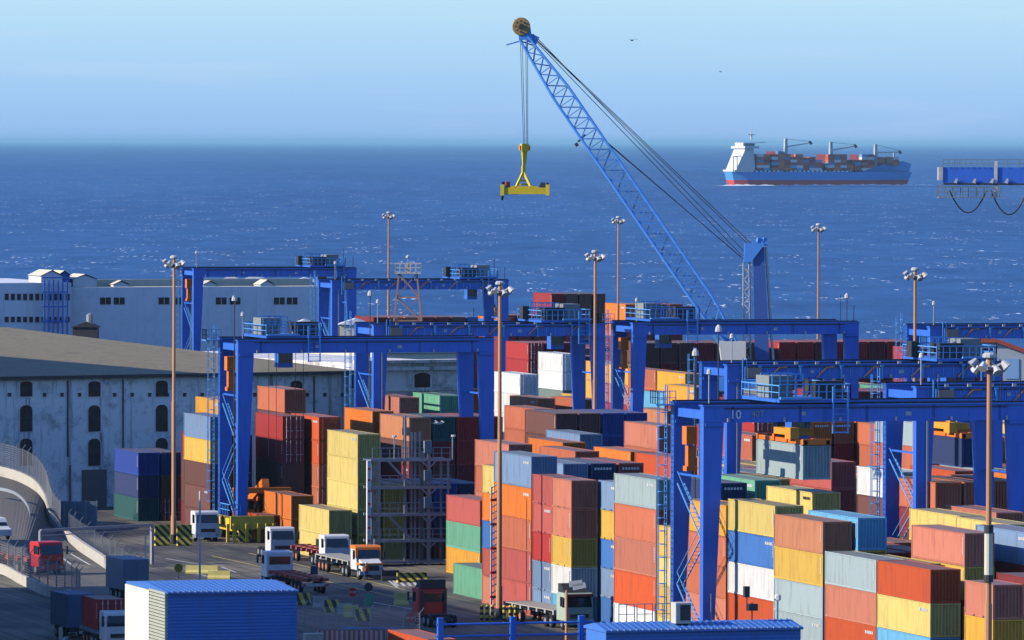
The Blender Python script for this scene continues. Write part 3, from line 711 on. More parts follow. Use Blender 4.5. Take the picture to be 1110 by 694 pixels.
        m.lathe([(.75, 0), (.75, .1), (.5, .12), (.5, 2.4), (.75, 2.42), (.75, 2.5)], 14, (a, 2.0, T_ + 1.3), 'X'); m.build('hoist_drum', DK, tr); m = MB(); m.box(a + .3, .4, T_ + .43, a + 2.8, 1.4, T_ + 1.9); m.box(a - 1.2, 4.5, T_ + .43, a - .4, 6, T_ + 2.0); build_each(m, 'electric_cabinet', DK, tr)
        m = MB().box(t0 + (3.9 if tdir < 0 else .4), 3.0, T_ + .44, t0 + (6.0 if tdir < 0 else 2.5), 6.4, T_ + 2.25); m.build('machine_house', mat('house_grey', (.24, .27, .26), .6, .2), tr)
        m = MB()
        for dx in (0, 1.3):
            m.bar((t0 + 4.6 + dx, -1.15, T_ - 2.4), (t0 + 4.6 + dx, -1.15, T_ + 1.5), .12)
        for q in range(8): m.bar((t0 + 4.6, -1.15, T_ - 2.3 + q * .5), (t0 + 5.9, -1.15, T_ - 2.3 + q * .5), .05)
        m.bar((t0 + 4.6, -1.15, T_ - 2.3), (t0 + 5.9, -1.15, T_ - 2.3), .1); m.build('hanging_ladder', CL, tr)
        m = MB(); m.box(t0 + 2.2, Wb*.3, T_ - 3.1, t0 + 3.8, Wb*.3 + 1.7, T_ - 1.0); cab = m.build('operator_cab', CB, tr)
        m = MB(); m.box(t0 + 2.3, Wb*.3 - .02, T_ - 2.6, t0 + 3.7, Wb*.3 - .003, T_ - 1.5); m.build('window', GL, cab)
    return e
def foot_gear(e):
    m = MB(); m.box(-1.4, -2.9, 1.5, 3.4, -2.25, 2.9); m.box(-1.2, -2.2, 1.8, -.2, 9, 2.6); m.build('bogie_frame', YL, e)
    m = MB(); m.box(1.1, -2.2, .3, 2.4, .4, 1.4); m.build('drive_motor', OR, e)
    m = MB()
    for q in (-1.9, -1.2, .2, 1.5, 2.4, 3.2): m.box(q, -3.2, .1, q + .3, -2.95, 2.1)
    build_each(m, 'guard_post', YL, e)
    m = MB(); m.box(-.6, -3.3, .2, .1, -3.21, 1.5); m.box(3.6, -3.3, .2, 4.4, -3.21, 1.5); build_each(m, 'striped_guard', HAZ, e)
    m = MB(); m.rail((-1.3, -2.4, 2.9), (-1.3, 2, 2.9), 1.2, .08, 4); m.rail((-1.3, -2.4, 2.9), (-.2, -2.4, 2.9), 1.2, .08, 2); m.build('foot_railing', CL, e)
def rope_set(parent, x0, x1, y0, y1, zt, zb, w=.045):
    m = MB()
    for x, y in ((x0, y0), (x1, y0), (x0, y1), (x1, y1)): m.bar((x, y, zb), (x, y, zt), w)
    return m.build('hoist_rope', ROPE, parent)
def leftpx(px, py): X, Y, D = P(px, py, T); return X, Y
c1 = rtg(175.7, 541.5, 'P', 6.4, L=28.4, label='front blue gantry crane marked 10 40T lifting a grey container')
for txt, xx, zz, sz in (('10', 1.9 + .35, T - 1.12, 1.0), ('40T', 4.1, T - .98, .72)):
    tm = text_mesh(txt, sz); tm.transform(Matrix.Rotation(R(90), 4, 'X'))
    put(tm, 'lettering', GREYMARK if txt == '10' else mat('lettering_grey', (.40, .42, .45), .6, .1), c1).location = (xx, -.50, zz)
gx = []
for px, py, kind, tr, td, lab in [
   (257, 368.5, 'P', 3.0, 1, 'left blue gantry crane standing before the stone warehouse'),
   (685, 350, 'P', 2.0, 1, 'middle blue gantry crane with plain girder left of the harbour crane tower'),
   (787, 395, 'Q', 21.5, -1, 'blue gantry crane with cable brackets directly behind the front crane'),
   (992, 419, 'Q', None, 1, 'blue gantry crane between the front one and the bracketed one behind'),
   (404, 352, 'Q', 20.5, -1, 'blue bracketed gantry crane behind the left crane, right of the stone warehouse'),
   (1007, 354, 'Q', None, 1, 'right rear blue gantry crane cut off by the frame edge'),
   (359, 304, 'Q', 20.5, -1, 'far blue bracketed gantry crane behind the lattice tower'),
   (209, 291, 'P', 20.3, -1, 'farthest blue gantry crane in front of the long white building')]:
    X, Y, D = P(px, py, T); tt_ = T
    if px == 257: X, Y = PD(px, 742); tt_ = CAMZ - (py + .9 - HZ) * 742 / F
    gx.append(rtg(X, Y, kind, tr, L=28.6, label=lab, tdir=td, ttop=tt_))

foot_gear(gx[0])
# ------------------------------------------------------------------ spreaders and the boxes they carry
def spreader(x, y, z, label, cab=True):
    e = empty('spreader', (x, y, z), 0, label, 'spreader', 'orange spreaders of the gantry cranes')
    m = MB(); m.box(.1, 0, 0, .4, 12.19, .35); m.box(2.04, 0, 0, 2.34, 12.19, .35); m.box(0, 0, -.1, 2.44, .35, .45); m.box(0, 11.84, -.1, 2.44, 12.19, .45)
    m.box(0, 4.2, .05, 2.44, 4.7, .6); m.box(0, 7.5, .05, 2.44, 8, .6); m.build('frame', OR, e)
    m = MB(); m.box(.2, 4.0, .6, 2.24, 8.2, 1.15); m.box(.5, 4.4, 1.15, 1.0, 5.0, 1.9); m.box(1.5, 6.9, 1.15, 2.0, 7.6, 1.9)
    m.box(-.35, 2.2, .36, .4, 3.6, 1.3); m.build('headblock', mat('spreader_amber', (.85, .36, .03), .5, .3), e)
    m = MB()
    for yy in (4.7, 7.2): m.lathe([(.55, 0), (.6, .06), (.45, .1), (.45, .3), (.6, .34), (.55, .4)], 14, (1.0, yy, 1.9), 'X')
    m.lathe([(.2, 0), (.75, .1), (.75, 1.0), (.2, 1.1)], 12, (.6, 9.6, .95), 'X'); m.build('sheave', DK, e)
    return e
# hanging from the front crane
hx, hy = 183.9, 541.0
cz = 43 - (481 - HZ) * (hy * cy + hx * sy) / F - 2.9
container(hx, hy - 1.2, cz, 'pale grey', 12.19, 2.9, label='pale grey container hanging in the air under the front crane', door=False, logo=False)
spreader(hx, hy - 1.2, cz + 2.92, 'orange spreader gripping the hanging grey container under the front crane')
rope_set(c1, hx - 175.7 + .4, hx - 175.7 + 2.0, 3.0, 6.2, T - .1, cz + 5.2)
x2, y2, d2 = P(1012, 475, 17.2)
g5 = gx[3]
X5, Y5 = g5.location.x, g5.location.y
xh, yh = X5 + 3.9, Y5 - 1.5
ch = 43 - (474 - HZ) * (yh * cy + xh * sy) / F - 2.6
container(xh, yh, ch, 'navy', 12.19, 2.59, label='dark navy container hanging under the second crane behind the front one', mark=False)
spreader(xh, yh, ch + 2.62, 'orange spreader on the hanging dark navy container')
rope_set(g5, 4.3, 5.9, 2.5, 6.0, T - .1, ch + 4.8)
c2 = gx[0]; rope_set(c2, 5.0, 8.0, 2.5, 5.8, T - .1, 9.0)
X, Y, D = P(541, 347, 14.4); spreader(X, Y, 14.4 + 0.0, 'orange spreader resting on the far containers left of the mast')
container(X - .0, Y, 14.4 - 2.62, 'blue', label='blue container under the resting orange spreader on the far row')
MB_ = MB().box(X + .1, Y + .1, 0, X + 2.3, Y + 12, 14.4 - 2.64); tag(MB_.build('packed_containers', cmat('maroon')), 'dark boxes under the blue container on the far row', 'containers', kind='stuff')

# ------------------------------------------------------------------ mobile harbour crane
D = 950.0
def W3(px, py, D=D):
    X, Y = PD(px, D); return Vector((X, Y, CAMZ - (py - .003 * (px - 555) - HZ) * D / F))
hc = empty('harbour_crane', (W3(818, 400).x, W3(818, 400).y, 0), 0, 'tall blue mobile harbour crane with long lattice boom over the sea', 'harbour crane')
def up(m, name, mt, par=hc, base=hc.location.copy(), **k):
    m.v = [tuple(Vector(v) - base) for v in m.v]; return m.build(name, mt, par, **k)
BB = mat('harbour_crane_blue', (0.10, 0.33, 0.88), .45, .1)
tip = W3(567, 42); foot = W3(803, 385); ax = (foot - tip).normalized(); nor = Vector((-sy, -cy, 0)); nor = Vector((sy, cy, 0)); uu = ax.cross(nor).normalized()
if uu.z < 0: uu = -uu
Lb = (foot - tip).length
def sec(t):    # half width/height of the lattice section
    k = min(1, .45 + t * 3.2) if t < .17 else (1 if t < .85 else max(.25, 1 - (t - .85) * 4.6)); return 1.15 * k, 1.30 * k
ch_ = MB(); br = MB(); NS = 30; prev = None
for i in range(NS + 1):
    t_ = i / NS; c0 = tip.lerp(foot, t_); a, b = sec(t_)
    q = [c0 + nor * a * sx + uu * b * sz for sx, sz in ((-1, -1), (1, -1), (1, 1), (-1, 1))]
    for k in range(4): br.bar(q[k], q[(k + 1) % 4], .11)
    if prev:
        for k in range(4):
            ch_.bar(prev[k], q[k], .36, n=6)
            if i % 2: br.bar(prev[k], q[(k + 1) % 4], .17)
            else: br.bar(prev[(k + 1) % 4], q[k], .17)
    prev = q
up(ch_, 'boom_chord', BB); up(br, 'boom_lattice', BB)
m = MB(); hp = W3(564, 29)
for off in (-.7, -.2, .35): 
    b = MB().lathe([(.35, -.12), (1.15, -.12), (1.25, -.06), (1.15, 0), (1.25, .06), (1.15, .12), (.35, .12)], 22, (0, 0, 0), 'Y'); M_ = Matrix.Rotation(-YAW, 4, 'Z')
    m.add([hp + (M_ @ Vector(v)) + nor * off for v in b.v], b.f)
up(m, 'head_sheave', mat('sheave_bronze', (.42, .28, .10), .5, .3), hc)
m = MB(); fc = hp - nor * 1.0; M_ = Matrix.Rotation(-YAW, 4, 'Z')
for r0, cx_, cz_ in [(.34, 0, 0)] + [(.13, .72 * math.cos(k * math.pi / 4), .72 * math.sin(k * math.pi / 4)) for k in range(8)]:
    b = MB().lathe([(r0, -.06), (r0, .06)], 12, (cx_, 0, cz_), 'Y'); m.add([fc + (M_ @ Vector(v)) for v in b.v], b.f)
up(m, 'sheave_hub', DK)
m = MB(); m.bar(W3(561, 38), W3(575, 36), 1.3, 1.6); m.bar(W3(573, 41), W3(582, 45), .9, 1.2); m.bar(W3(548, 49), W3(562, 45), .18); m.bar(W3(557, 21), W3(559, 30), .1); up(m, 'boom_head', BB)
m = MB(); m.bar(W3(634, 146), W3(626, 154), .25); m.bar(W3(626, 156), W3(623, 158), .5); up(m, 'boom_lamp', DK)
# tower
tb, tt = W3(826, 400), W3(820, 266); r_ = Vector((cy, -sy, 0))
m = MB(); yb = 2.6
def quad(px0, px1, py, d0, d1):
    a = W3(px0, py); b = W3(px1, py); return [a - nor * d0, b - nor * d0, b + nor * d1, a + nor * d1]
m.hexa(quad(819, 836, 420, .5, .5), quad(816, 828, 268, .5, .5)); tw = up(m, 'tower', mat('harbour_crane_navy', (.05, .12, .38), .45, .1))
m = MB(); m.add([*quad(806, 814, 284, .8, .8), *quad(807, 829, 264, .8, .8)], [(0,3,2,1),(4,5,6,7),(0,1,5,4),(1,2,6,5),(2,3,7,6),(3,0,4,7)]); m.bar(W3(822, 264), W3(823, 258), .6); m.bar(W3(828, 264), W3(829, 258), .5); m.bar(W3(815, 264), W3(832, 264), .5); up(m, 'tower_head', BB)
m = MB(); m.bar(W3(806, 285), W3(806, 400), .20); m.bar(W3(812, 272), W3(814, 400), .22)
for i in range(8): m.bar(W3(806, 290 + i*13), W3(812.5, 297 + i*13), .16); m.bar(W3(812.5, 297 + i*13), W3(806, 303 + i*13), .16)
m.bar(W3(830, 268), W3(839, 400), .3); up(m, 'tower_ladder', LAMP)
m = MB(); 
for (a, b) in (((569, 33), (812, 266)), ((572, 35), (815, 265)), ((577, 37), (806, 272)), ((575, 40), (803, 276)), ((655, 152), (803, 279)), ((656, 154), (806, 281))): m.bar(W3(*a) + nor * .3, W3(*b) + nor * .3, .10)
up(m, 'luffing_cable', ROPE)
m = MB()
for a in ((563, 567.0), (565, 568.5), (569, 570.5), (571, 571.5)): m.bar(W3(a[0], 40), W3(a[1], 158), .06)
up(m, 'hoist_rope', ROPE)
m = MB(); m.hexa(quad(774, 845, 425, 4, 4), quad(774, 845, 392, 4, 4)); up(m, 'machinery_deck', BB)
m = MB(); m.hexa(quad(782, 808, 391.8, 3, 2), quad(779, 808, 370, 3, 2)); mh = up(m, 'machinery_house', WH)
m = MB(); m.bar(W3(770, 356), W3(808, 384), .5); m.bar(W3(774, 364), W3(790, 392), .35); m.bar(W3(795, 365), W3(808, 384), .4); up(m, 'boom_strut', CL)
b0 = W3(815, 430); m = MB(); m.box(b0.x - 7, b0.y - 7, .9, b0.x + 7, b0.y + 7, 3.4); m.lathe([(3.2, 3.4), (3.0, b0.z + .5)], 16, (b0.x, b0.y, 0)); up(m, 'chassis', BB)
for i in range(8):
    w_ = put(WM, 'wheel', RU, hc); w_.location = Vector((b0.x - 7.4 + (i % 2) * 14.3, b0.y - 6 + (i // 2) * 3.8, .76)) - hc.location
# hook and telescopic spreader hanging from it
sp = empty('hanging_spreader', W3(567.5, 206), 0, 'bright yellow spreader hanging from the harbour crane above the sea', 'spreader')
sb = sp.location.copy()
def us(m, name, mt, **k): return up(m, name, mt, par=sp, base=sb, **k)
YB = mat('spreader_yellow', (.85, .62, .02), .45, .15)
m = MB(); c_ = W3(568, 166); m.bar(W3(568, 156), W3(568, 164), 1.0, .9); m.bar(W3(568, 163), W3(567.5, 182), .75, .6, w2=.35); hb = us(m, 'hook_block', YB)
m = MB(); m.bar(W3(564.5, 158), W3(564.5, 163), .55); m.bar(W3(571.5, 158), W3(571.5, 163), .55); us(m, 'hook_sheave', OR)
m = MB(); m.bar(W3(567, 180), W3(567, 188), .45)
for a in (-1, 1):
    for s2 in (-1, 1): m.bar(W3(567, 186), W3(567 + a * 8, 203) + nor * s2 * .6, .3)
m.bar(W3(562, 196), W3(572, 196), .2); m.bar(W3(560, 200), W3(574, 200), .25); us(m, 'lifting_frame', YB)
m = MB(); a, b = W3(544, 207), W3(593, 207)
for s2 in (-1, 1): m.bar(a + nor * s2 * .8, b + nor * s2 * .8, .5, .9)
m.bar(W3(548, 207), W3(548, 207) + nor * .01, 1); m.box(0,0,0,0,0,0) if False else None
m.bar(W3(553, 205), W3(583, 205), 1.7, .8); us(m, 'beam', YB)
for q in (544, 593):
    m = MB(); m.bar(W3(q, 206) - nor * 1.2, W3(q, 206) + nor * 1.2, .5, 1.5); us(m, 'end_beam', YB)
m = MB(); m.bar(W3(545, 197), W3(544, 205), .35); m.bar(W3(588, 198), W3(588, 205), .5); m.bar(W3(593, 198), W3(593, 204), .3); m.bar(W3(545, 209), W3(543.5, 217), .3); m.bar(W3(585, 200), W3(592, 203), .7); us(m, 'guide_arm', DK)
m = MB(); m.bar(W3(550, 197), W3(550, 203), .55); m.bar(W3(557, 203), W3(557, 211), .5, 1.8); us(m, 'warning_marker', REDP)

# ------------------------------------------------------------------ light masts
def light_mast(h=30.0):
    e = empty('light_mast', (0, 0, 0), 0)
    m = MB(); m.lathe([(.30, 0), (.30, 3.0), (.24, 3.01), (.24, h * .5), (.19, h * .5 + .01), (.15, h)], 10); m.build('pole', POLE, e)
    m = MB(); m.lathe([(.5, 0), (.5, .12), (.34, .13), (.32, 1.0)], 10); m.build('base', DK, e)
    m = MB(); m.lathe([(.15, h - .9), (.6, h - .75), (.6, h - .6), (.2, h - .5)], 10); m.lathe([(.2, h - .1), (.45, h), (.45, h + .18), (.3, h + .3)], 10); m.build('head_ring', LAMP, e)
    for i in range(7):
        a = 2 * math.pi * i / 7 + .35; cx, cyy = math.cos(a), math.sin(a)
        m = MB(); jj = (.0, .25, -.1, .3, .1, -.15, .2)[i]; m.bar((cx * .45, cyy * .45, h - .5), (cx * .85, cyy * .85, h - .5 + jj), .10); m.bar((cx * .8, cyy * .8, h - .42 + jj), (cx * 1.12, cyy * 1.12, h - .78 + jj), .30, .30, 8, .62); m.build('floodlight', LAMP, e)
    return e
lm0 = light_mast()
masts = [(188.5, 590, 0, 278, 'tall tan light mast on the left standing by striped guards'), (542, 672, 0, 306, 'nearest tall light mast in the centre with a cluster of floodlights'),
         (421, None, 0, 230, 'far light mast rising beside the lattice tower'), (670, None, 0, 235, 'thin far light mast left of the boom, taller one of the pair'),
         (645, None, 0, 272, 'light mast directly above the middle crane trolley'), (887, None, 0, 243, 'light mast right of the harbour crane tower'),
         (992, None, 0, 291, 'orange light mast in front of the right rear crane'), (1073, None, 0, 384, 'nearest right light mast with striped band in front of stacks')]
for i, (px, pb, _, ptop, lab) in enumerate(masts):
    if pb: X, Y, D = P(px, pb, 0)
    else:
        D = (CAMZ - 30.2) * F / (ptop - .003 * (px - 555) - HZ); X, Y = PD(px, D)
    hgt = CAMZ - (ptop - .003 * (px - 555) - HZ) * D / F if pb else 30.2
    o = lm0 if i == 0 else copy_tree(lm0)
    o.location = (X, Y, 0); o.scale = (1, 1, hgt / 30.2); tag(o, lab, 'light mast', 'tall floodlight masts of the yard')
# band on the nearest mast's pole seen at the right
Xb, Yb, Db = (lambda o: (o.location.x, o.location.y, 0))(o)
zb_ = lambda py: CAMZ - (py - HZ) * (Yb * cy + Xb * sy) / F
m = MB(); 
for a, b in ((568, 577), (622, 630)): m.lathe([(.3, zb_(b)), (.3, zb_(a))], 10)
build_each(m, 'mast_collar', DK, o)
m = MB(); m.lathe([(.27, zb_(628)), (.27, zb_(570))], 10); m.build('mast_sleeve', CREAM, o)

# small street lamps between the rows
def small_lamp(px, py, h, lab, D=None, top=None):
    D = D; X, Y = PD(px, D); z1 = CAMZ - (py - HZ) * D / F
    e = empty('yard_lamp', (X, Y, 0), 0, lab, 'lamp', 'small white lamps among the stacks')
    MB().lathe([(.09, 0), (.06, z1)], 8).build('pole', ROPE, e)
    MB().lathe([(.05, z1 - .1), (.32, z1), (.28, z1 + .35), (.1, z1 + .6)], 8).build('lamp_head', LAMP, e)
small_lamp(779, 359, 0, 'small white lamp before the plain girder of the middle crane', 600)
small_lamp(754, 385, 0, 'small white lamp on a thin post left of crane legs', 590)
small_lamp(254, 327, 0, 'small white lamp above the left crane trolley', 740)
small_lamp(401, 321, 0, 'small white lamp left of the lattice tower', 800)
small_lamp(918, 322, 0, 'small white lamp right of the middle crane girder end', 850)

# ------------------------------------------------------------------ lattice tower
X, Y = PD(442, 1000); zt = CAMZ - (297 - HZ) * 1000 / F
e = empty('lattice_tower', (X, Y, 0), -YAW, 'rusty lattice tower with a white railed platform against the sea', 'lattice tower')
tw_ = MB(); tb_ = MB(); w0, w1 = 3.7, 1.3; n = 7; RUS = mat('rust_steel', (.42, .24, .16), .7, .35)
pv_ = None
for i in range(n + 1):
    k = i / n; w = w0 + (w1 - w0) * k; z = zt * k; q = [Vector((sx * w, s2 * w, z)) for sx, s2 in ((-1, -1), (1, -1), (1, 1), (-1, 1))]
    for a in range(4): tb_.bar(q[a], q[(a + 1) % 4], .12)
    if pv_:
        for a in range(4): tw_.bar(pv_[a], q[a], .22); tb_.bar(pv_[a], q[(a + 1) % 4], .12); tb_.bar(pv_[(a + 1) % 4], q[a], .12)
    pv_ = q
tw_.build('leg_post', RUS, e); tb_.build('bracing', RUS, e)
m = MB(); m.box(-1.9, -1.9, zt, 1.9, 1.9, zt + .25)
for a, b in (((-1.9, -1.9), (1.9, -1.9)), ((1.9, -1.9), (1.9, 1.9)), ((1.9, 1.9), (-1.9, 1.9)), ((-1.9, 1.9), (-1.9, -1.9))): m.rail((*a, zt + .25), (*b, zt + .25), 1.2, .12, 5)
m.box(-.3, -1, zt + .25, .5, 0, zt + 1.6); m.build('platform', LAMP, e)
MB().bar((0, -1, zt + 1), (0, -1, zt + 2.3), .1).lathe([(.05, zt + 2.2), (.3, zt + 2.3), (.3, zt + 2.5), (.1, zt + 2.7)], 8, (0, -1, 0)).build('beacon', LAMP, e)

# ------------------------------------------------------------------ ship-to-shore crane boom entering from the right
D = 1050.0
base = W3(1063, 190, D); e = empty('quay_crane', (PD(1200, D)[0], PD(1200, D)[1], 0), -YAW, 'boom end of a blue quay crane with railings and cable loops at the right edge', 'quay crane')
zy = lambda py: CAMZ - (py - HZ) * D / F
xx_ = lambda px: (px - 1200) * D / F
m = MB(); m.box(xx_(1021), -1.6, zy(197), xx_(1076), 1.6, zy(180)); m.box(xx_(1078), -1.6, zy(198), 22, 1.6, zy(180)); m.build('boom_girder', CB, e)
m = MB(); m.rail((xx_(1021), -1.7, zy(180)), (xx_(1076), -1.7, zy(180)), 1.2, .09, 9); m.rail((xx_(1078), -1.7, zy(180)), (22, -1.7, zy(180)), 1.2, .09, 22)
m.rail((xx_(1016), -2.6, zy(212)), (xx_(1084), -2.6, zy(212)), 1.5, .1, 8); m.rail((xx_(1016), 1.6, zy(212)), (xx_(1084), 1.6, zy(212)), 1.5, .1, 8)
for i in range(9): m.bar((xx_(1018 + i * 8), -2.4, zy(212)), (xx_(1018 + i * 8), -1.7, zy(197)), .09)
m.box(xx_(1016), -2.6, zy(213), xx_(1084), 1.7, zy(212.2)); m.build('walkway', mat('walkway_grey', (.25, .27, .25), .6, .3), e)
m = MB(); m.box(xx_(1016), -1.8, zy(194), xx_(1020.8), 1.2, zy(180)); 
for q in (1036, 1056, 1075, 1091): m.bar((xx_(q - 2), -1.9, zy(197)), (xx_(q), -1.9, zy(192)), .5, w2=.2)
build_each(m, 'buffer', LAMP, e)
m = MB(); m.box(xx_(1022), -1.9, zy(199), 22, 1.9, zy(197.2)); m.build('trolley_rail', DK, e)
m = MB()
for p0, p1, dp in ((1028, 1068, 229), (1073, 1112, 231), (1112, 1150, 231)):
    pts = [(xx_(p0 + (p1 - p0) * k / 14), -2.0, zy(205 + (dp - 205) * (1 - (2 * k / 14 - 1) ** 2))) for k in range(15)]; m.path(pts, .22, 6)
m.build('cable_loop', DK, e)
m = MB(); m.bar((xx_(1078), -1.65, zy(173)), (xx_(1078), -1.65, zy(212)), .5, .3); m.build('joint_post', LAMP, e)
m = MB()
for dx in (6, 20): 
    for yy in (-8, 8): m.bar((dx, yy, .5), (dx, yy * .25, zy(185)), 1.4)
m.bar((6, -7, 12), (6, 7, 12), 1); m.bar((20, -7, 12), (20, 7, 12), 1); build_each(m, 'leg', CB, e)
# ------------------------------------------------------------------ buildings
def wall_mat(name, col, dcol, dirt=.5):
    m = bpy.data.materials.new(name); m.use_nodes = True; t = m.node_tree; b = t.nodes['Principled BSDF']; b.inputs['Roughness'].default_value = .9
    tcn = N(t, 'ShaderNodeTexCoord'); q = N(t, 'ShaderNodeMapping'); q.inputs['Scale'].default_value = (1.8, 1.8, .10); t.links.new(tcn.outputs['Object'], q.inputs[0])
    n1 = N(t, 'ShaderNodeTexNoise'); n1.inputs['Scale'].default_value = .55; n1.inputs['Detail'].default_value = 7; n1.inputs['Roughness'].default_value = .7; t.links.new(q.outputs[0], n1.inputs['Vector'])
    n2 = N(t, 'ShaderNodeTexNoise'); n2.inputs['Scale'].default_value = .35; n2.inputs['Detail'].default_value = 7; n2.inputs['Roughness'].default_value = .75; t.links.new(tcn.outputs['Object'], n2.inputs['Vector'])
    r1 = N(t, 'ShaderNodeMapRange'); r1.inputs['From Min'].default_value = .53; r1.inputs['From Max'].default_value = .70; t.links.new(n1.outputs[0], r1.inputs['Value'])
    r2 = N(t, 'ShaderNodeMapRange'); r2.inputs['From Min'].default_value = .50; r2.inputs['From Max'].default_value = .66; t.links.new(n2.outputs[0], r2.inputs['Value'])
    ad = N(t, 'ShaderNodeMath', operation='MAXIMUM'); t.links.new(r1.outputs[0], ad.inputs[0]); 
    h_ = N(t, 'ShaderNodeMath', operation='MULTIPLY'); h_.inputs[1].default_value = .6; t.links.new(r2.outputs[0], h_.inputs[0]); t.links.new(h_.outputs[0], ad.inputs[1])
    k = N(t, 'ShaderNodeMath', operation='MULTIPLY'); k.inputs[1].default_value = dirt * 1.5; t.links.new(ad.outputs[0], k.inputs[0])
    mi = N(t, 'ShaderNodeMixRGB'); mi.inputs[1].default_value = (*col, 1); mi.inputs[2].default_value = (*dcol, 1); t.links.new(k.outputs[0], mi.inputs[0]); t.links.new(mi.outputs[0], b.inputs['Base Color'])
    return m
STN = wall_mat('stained_plaster', (.85, .83, .78), (.06, .05, .045), .66)
PLN = wall_mat('pale_building_wall', (.80, .82, .84), (.45, .48, .52), .35)
ROOF = wall_mat('dusty_roof', (.27, .225, .13), (.10, .085, .055), .6)
BRN = mat('shutter_brown', (.055, .03, .02), .8, .3)
def frame_on(pA, pB):   # world frame with origin pA, x along A->B
    A = Vector((pA[0], pA[1], 0)); B = Vector((pB[0], pB[1], 0)); d = B - A; return A, math.atan2(d.y, d.x), d.length
A = PD(-80, 800); B = PD(497, 838); A, rz, Lw = frame_on(A, B)
e = empty('stone_warehouse', A, rz, 'long stained white warehouse with arched brown windows and a dusty flat roof', 'warehouse')
def loc_x(px, e_A=A, e_rz=rz):     # local x where the sight line of column px meets the facade
    k = (px - 555.0) / F; d = Vector((sy + k * cy, cy - k * sy)); u = Vector((math.cos(e_rz), math.sin(e_rz)))
    det = d.x * (-u.y) - (-u.x) * d.y
    tt = (e_A.x * (-u.y) - (-u.x) * e_A.y) / det; P_ = d * tt; return (P_ - Vector((e_A.x, e_A.y))).dot(u), tt
def loc_z(px, py, D): return CAMZ - (py - .003 * (px - 555) - HZ) * D / F
x1, D1 = loc_x(385); x2, D2 = loc_x(497)
EH = loc_z(190, 405, loc_x(190)[1])
MB().box(0, 0, 0, x1, 60, EH).build('wall', STN, e)
m = MB(); m.prismx([(-.8, EH), (90, EH + 3.0), (105, EH + .3)], -4, x1 - .05); m.build('roof', ROOF, e)
m = MB(); m.box(-.5, -.9, EH - .35, x1, -.3, EH - .02); m.build('gutter', DK, e)
EH2 = loc_z(450, 392, D2)
MB().box(x1 + .02, -1.2, 0, x2, 50, EH2).build('parapet_wall', STN, e)
m = MB(); m.box(x1 - .3, -1.75, EH2 - .9, x2 + .4, -1.21, EH2 - .45); m.box(x1 - .3, -1.9, EH2, x2 + .5, 0, EH2 + .35); m.box(x1, -1.45, EH2 - 3.4, x2 + .2, -1.21, EH2 - 3.0); m.build('cornice', STN, e)
wm = {}
def arched(w, h):
    if (w, h) in wm: return wm[(w, h)]
    pl = [(-w/2, 0), (w/2, 0), (w/2, h*.82)] + [(w/2 * math.cos(a), h*.82 + h*.18 * math.sin(a)) for a in (R(35), R(70), R(110), R(145))] + [(-w/2, h*.82)]
    fr = [(x * 1.22, z * 1.05 - .12) for x, z in pl]
    a = MB().prism(pl, -.10, .05).mesh('pane'); b = MB().prism(fr, -.045, .05).mesh('surround'); 
    mu = MB(); mu.box(-.04, -.13, .05, .04, -.105, h * .95); mu.box(-w/2, -.13, h * .5, w/2, -.105, h * .55); c = mu.mesh('glazing_bar')
    wm[(w, h)] = (a, b, c); return wm[(w, h)]
def window(px, pyb, pyt, w, yoff, fn=loc_x, par=e, surround=WH):
    x, D = fn(px); zb = loc_z(px, pyb, D); zt_ = loc_z(px, pyt, D); a, b, c = arched(round(w, 1), round(zt_ - zb, 1))
    o = put(b, 'window', surround, par); o.location = (x, yoff, zb); put(a, 'pane', BRN, o); put(c, 'glazing_bar', DK, o)
for px in (-46, 28, 102, 175, 248, 321):
    for (b, t_) in ((430, 413), (468, 439), (505, 475)): window(px, b, t_, 1.65, -.02)
for px in (383, 452): window(px, 421, 404, 2.2, -1.22)
# drain pipes and pattress plates on the facade
m = MB()
for px, zt2, zb3 in ((73, .6, 6), (133, .6, 1), (218, 3, 1), (340, .6, 4)): x, D = loc_x(px); m.bar((x, -.12, zb3), (x, -.12, EH - zt2), .13)
build_each(m, 'drain_pipe', DK, e)
m = MB()
for px in range(10, 380, 19): x, D = loc_x(px); m.box(x - .2, -.12, loc_z(px, 430, D), x + .2, -.02, loc_z(px, 426, D))
build_each(m, 'wall_anchor', DK, e)
m = MB(); x, D = loc_x(100); m.box(x - 1.4, -.10, 0, x + 1.9, -.02, 4.4); x, D = loc_x(75); m.box(x, -.1, 0, x + .2, -.02, 5); m.build('gate', mat('gate_brown', (.16, .13, .12), .8, .4), e)
# things on its roof
def Wd(px, py, D): X, Y = PD(px, D); return Vector((X, Y, CAMZ - (py - .003 * (px - 555) - HZ) * D / F))
p = Wd(92, 362, 960); h = empty('roof_hut', (p.x, p.y, 0), -YAW, 'small dark hut with a tank at the far edge of the warehouse roof', 'hut')
m = MB(); m.box(-1.7, 0, 0, 1.7, 4, p.z + .9); m.build('wall', mat('hut_dark', (.06, .06, .06), .9, .2), h); m = MB(); m.prism([(-2.0, p.z + .9), (2.0, p.z + .9), (0.2, p.z + 1.7)], -.2, 4.2); m.build('roof', mat('hut_roof', (.05, .05, .06), .9), h)
MB().lathe([(.5, p.z + 1.3), (.5, p.z + 2.6), (.1, p.z + 2.9)], 10, (.6, 1, 0)).build('water_tank', GR, h)
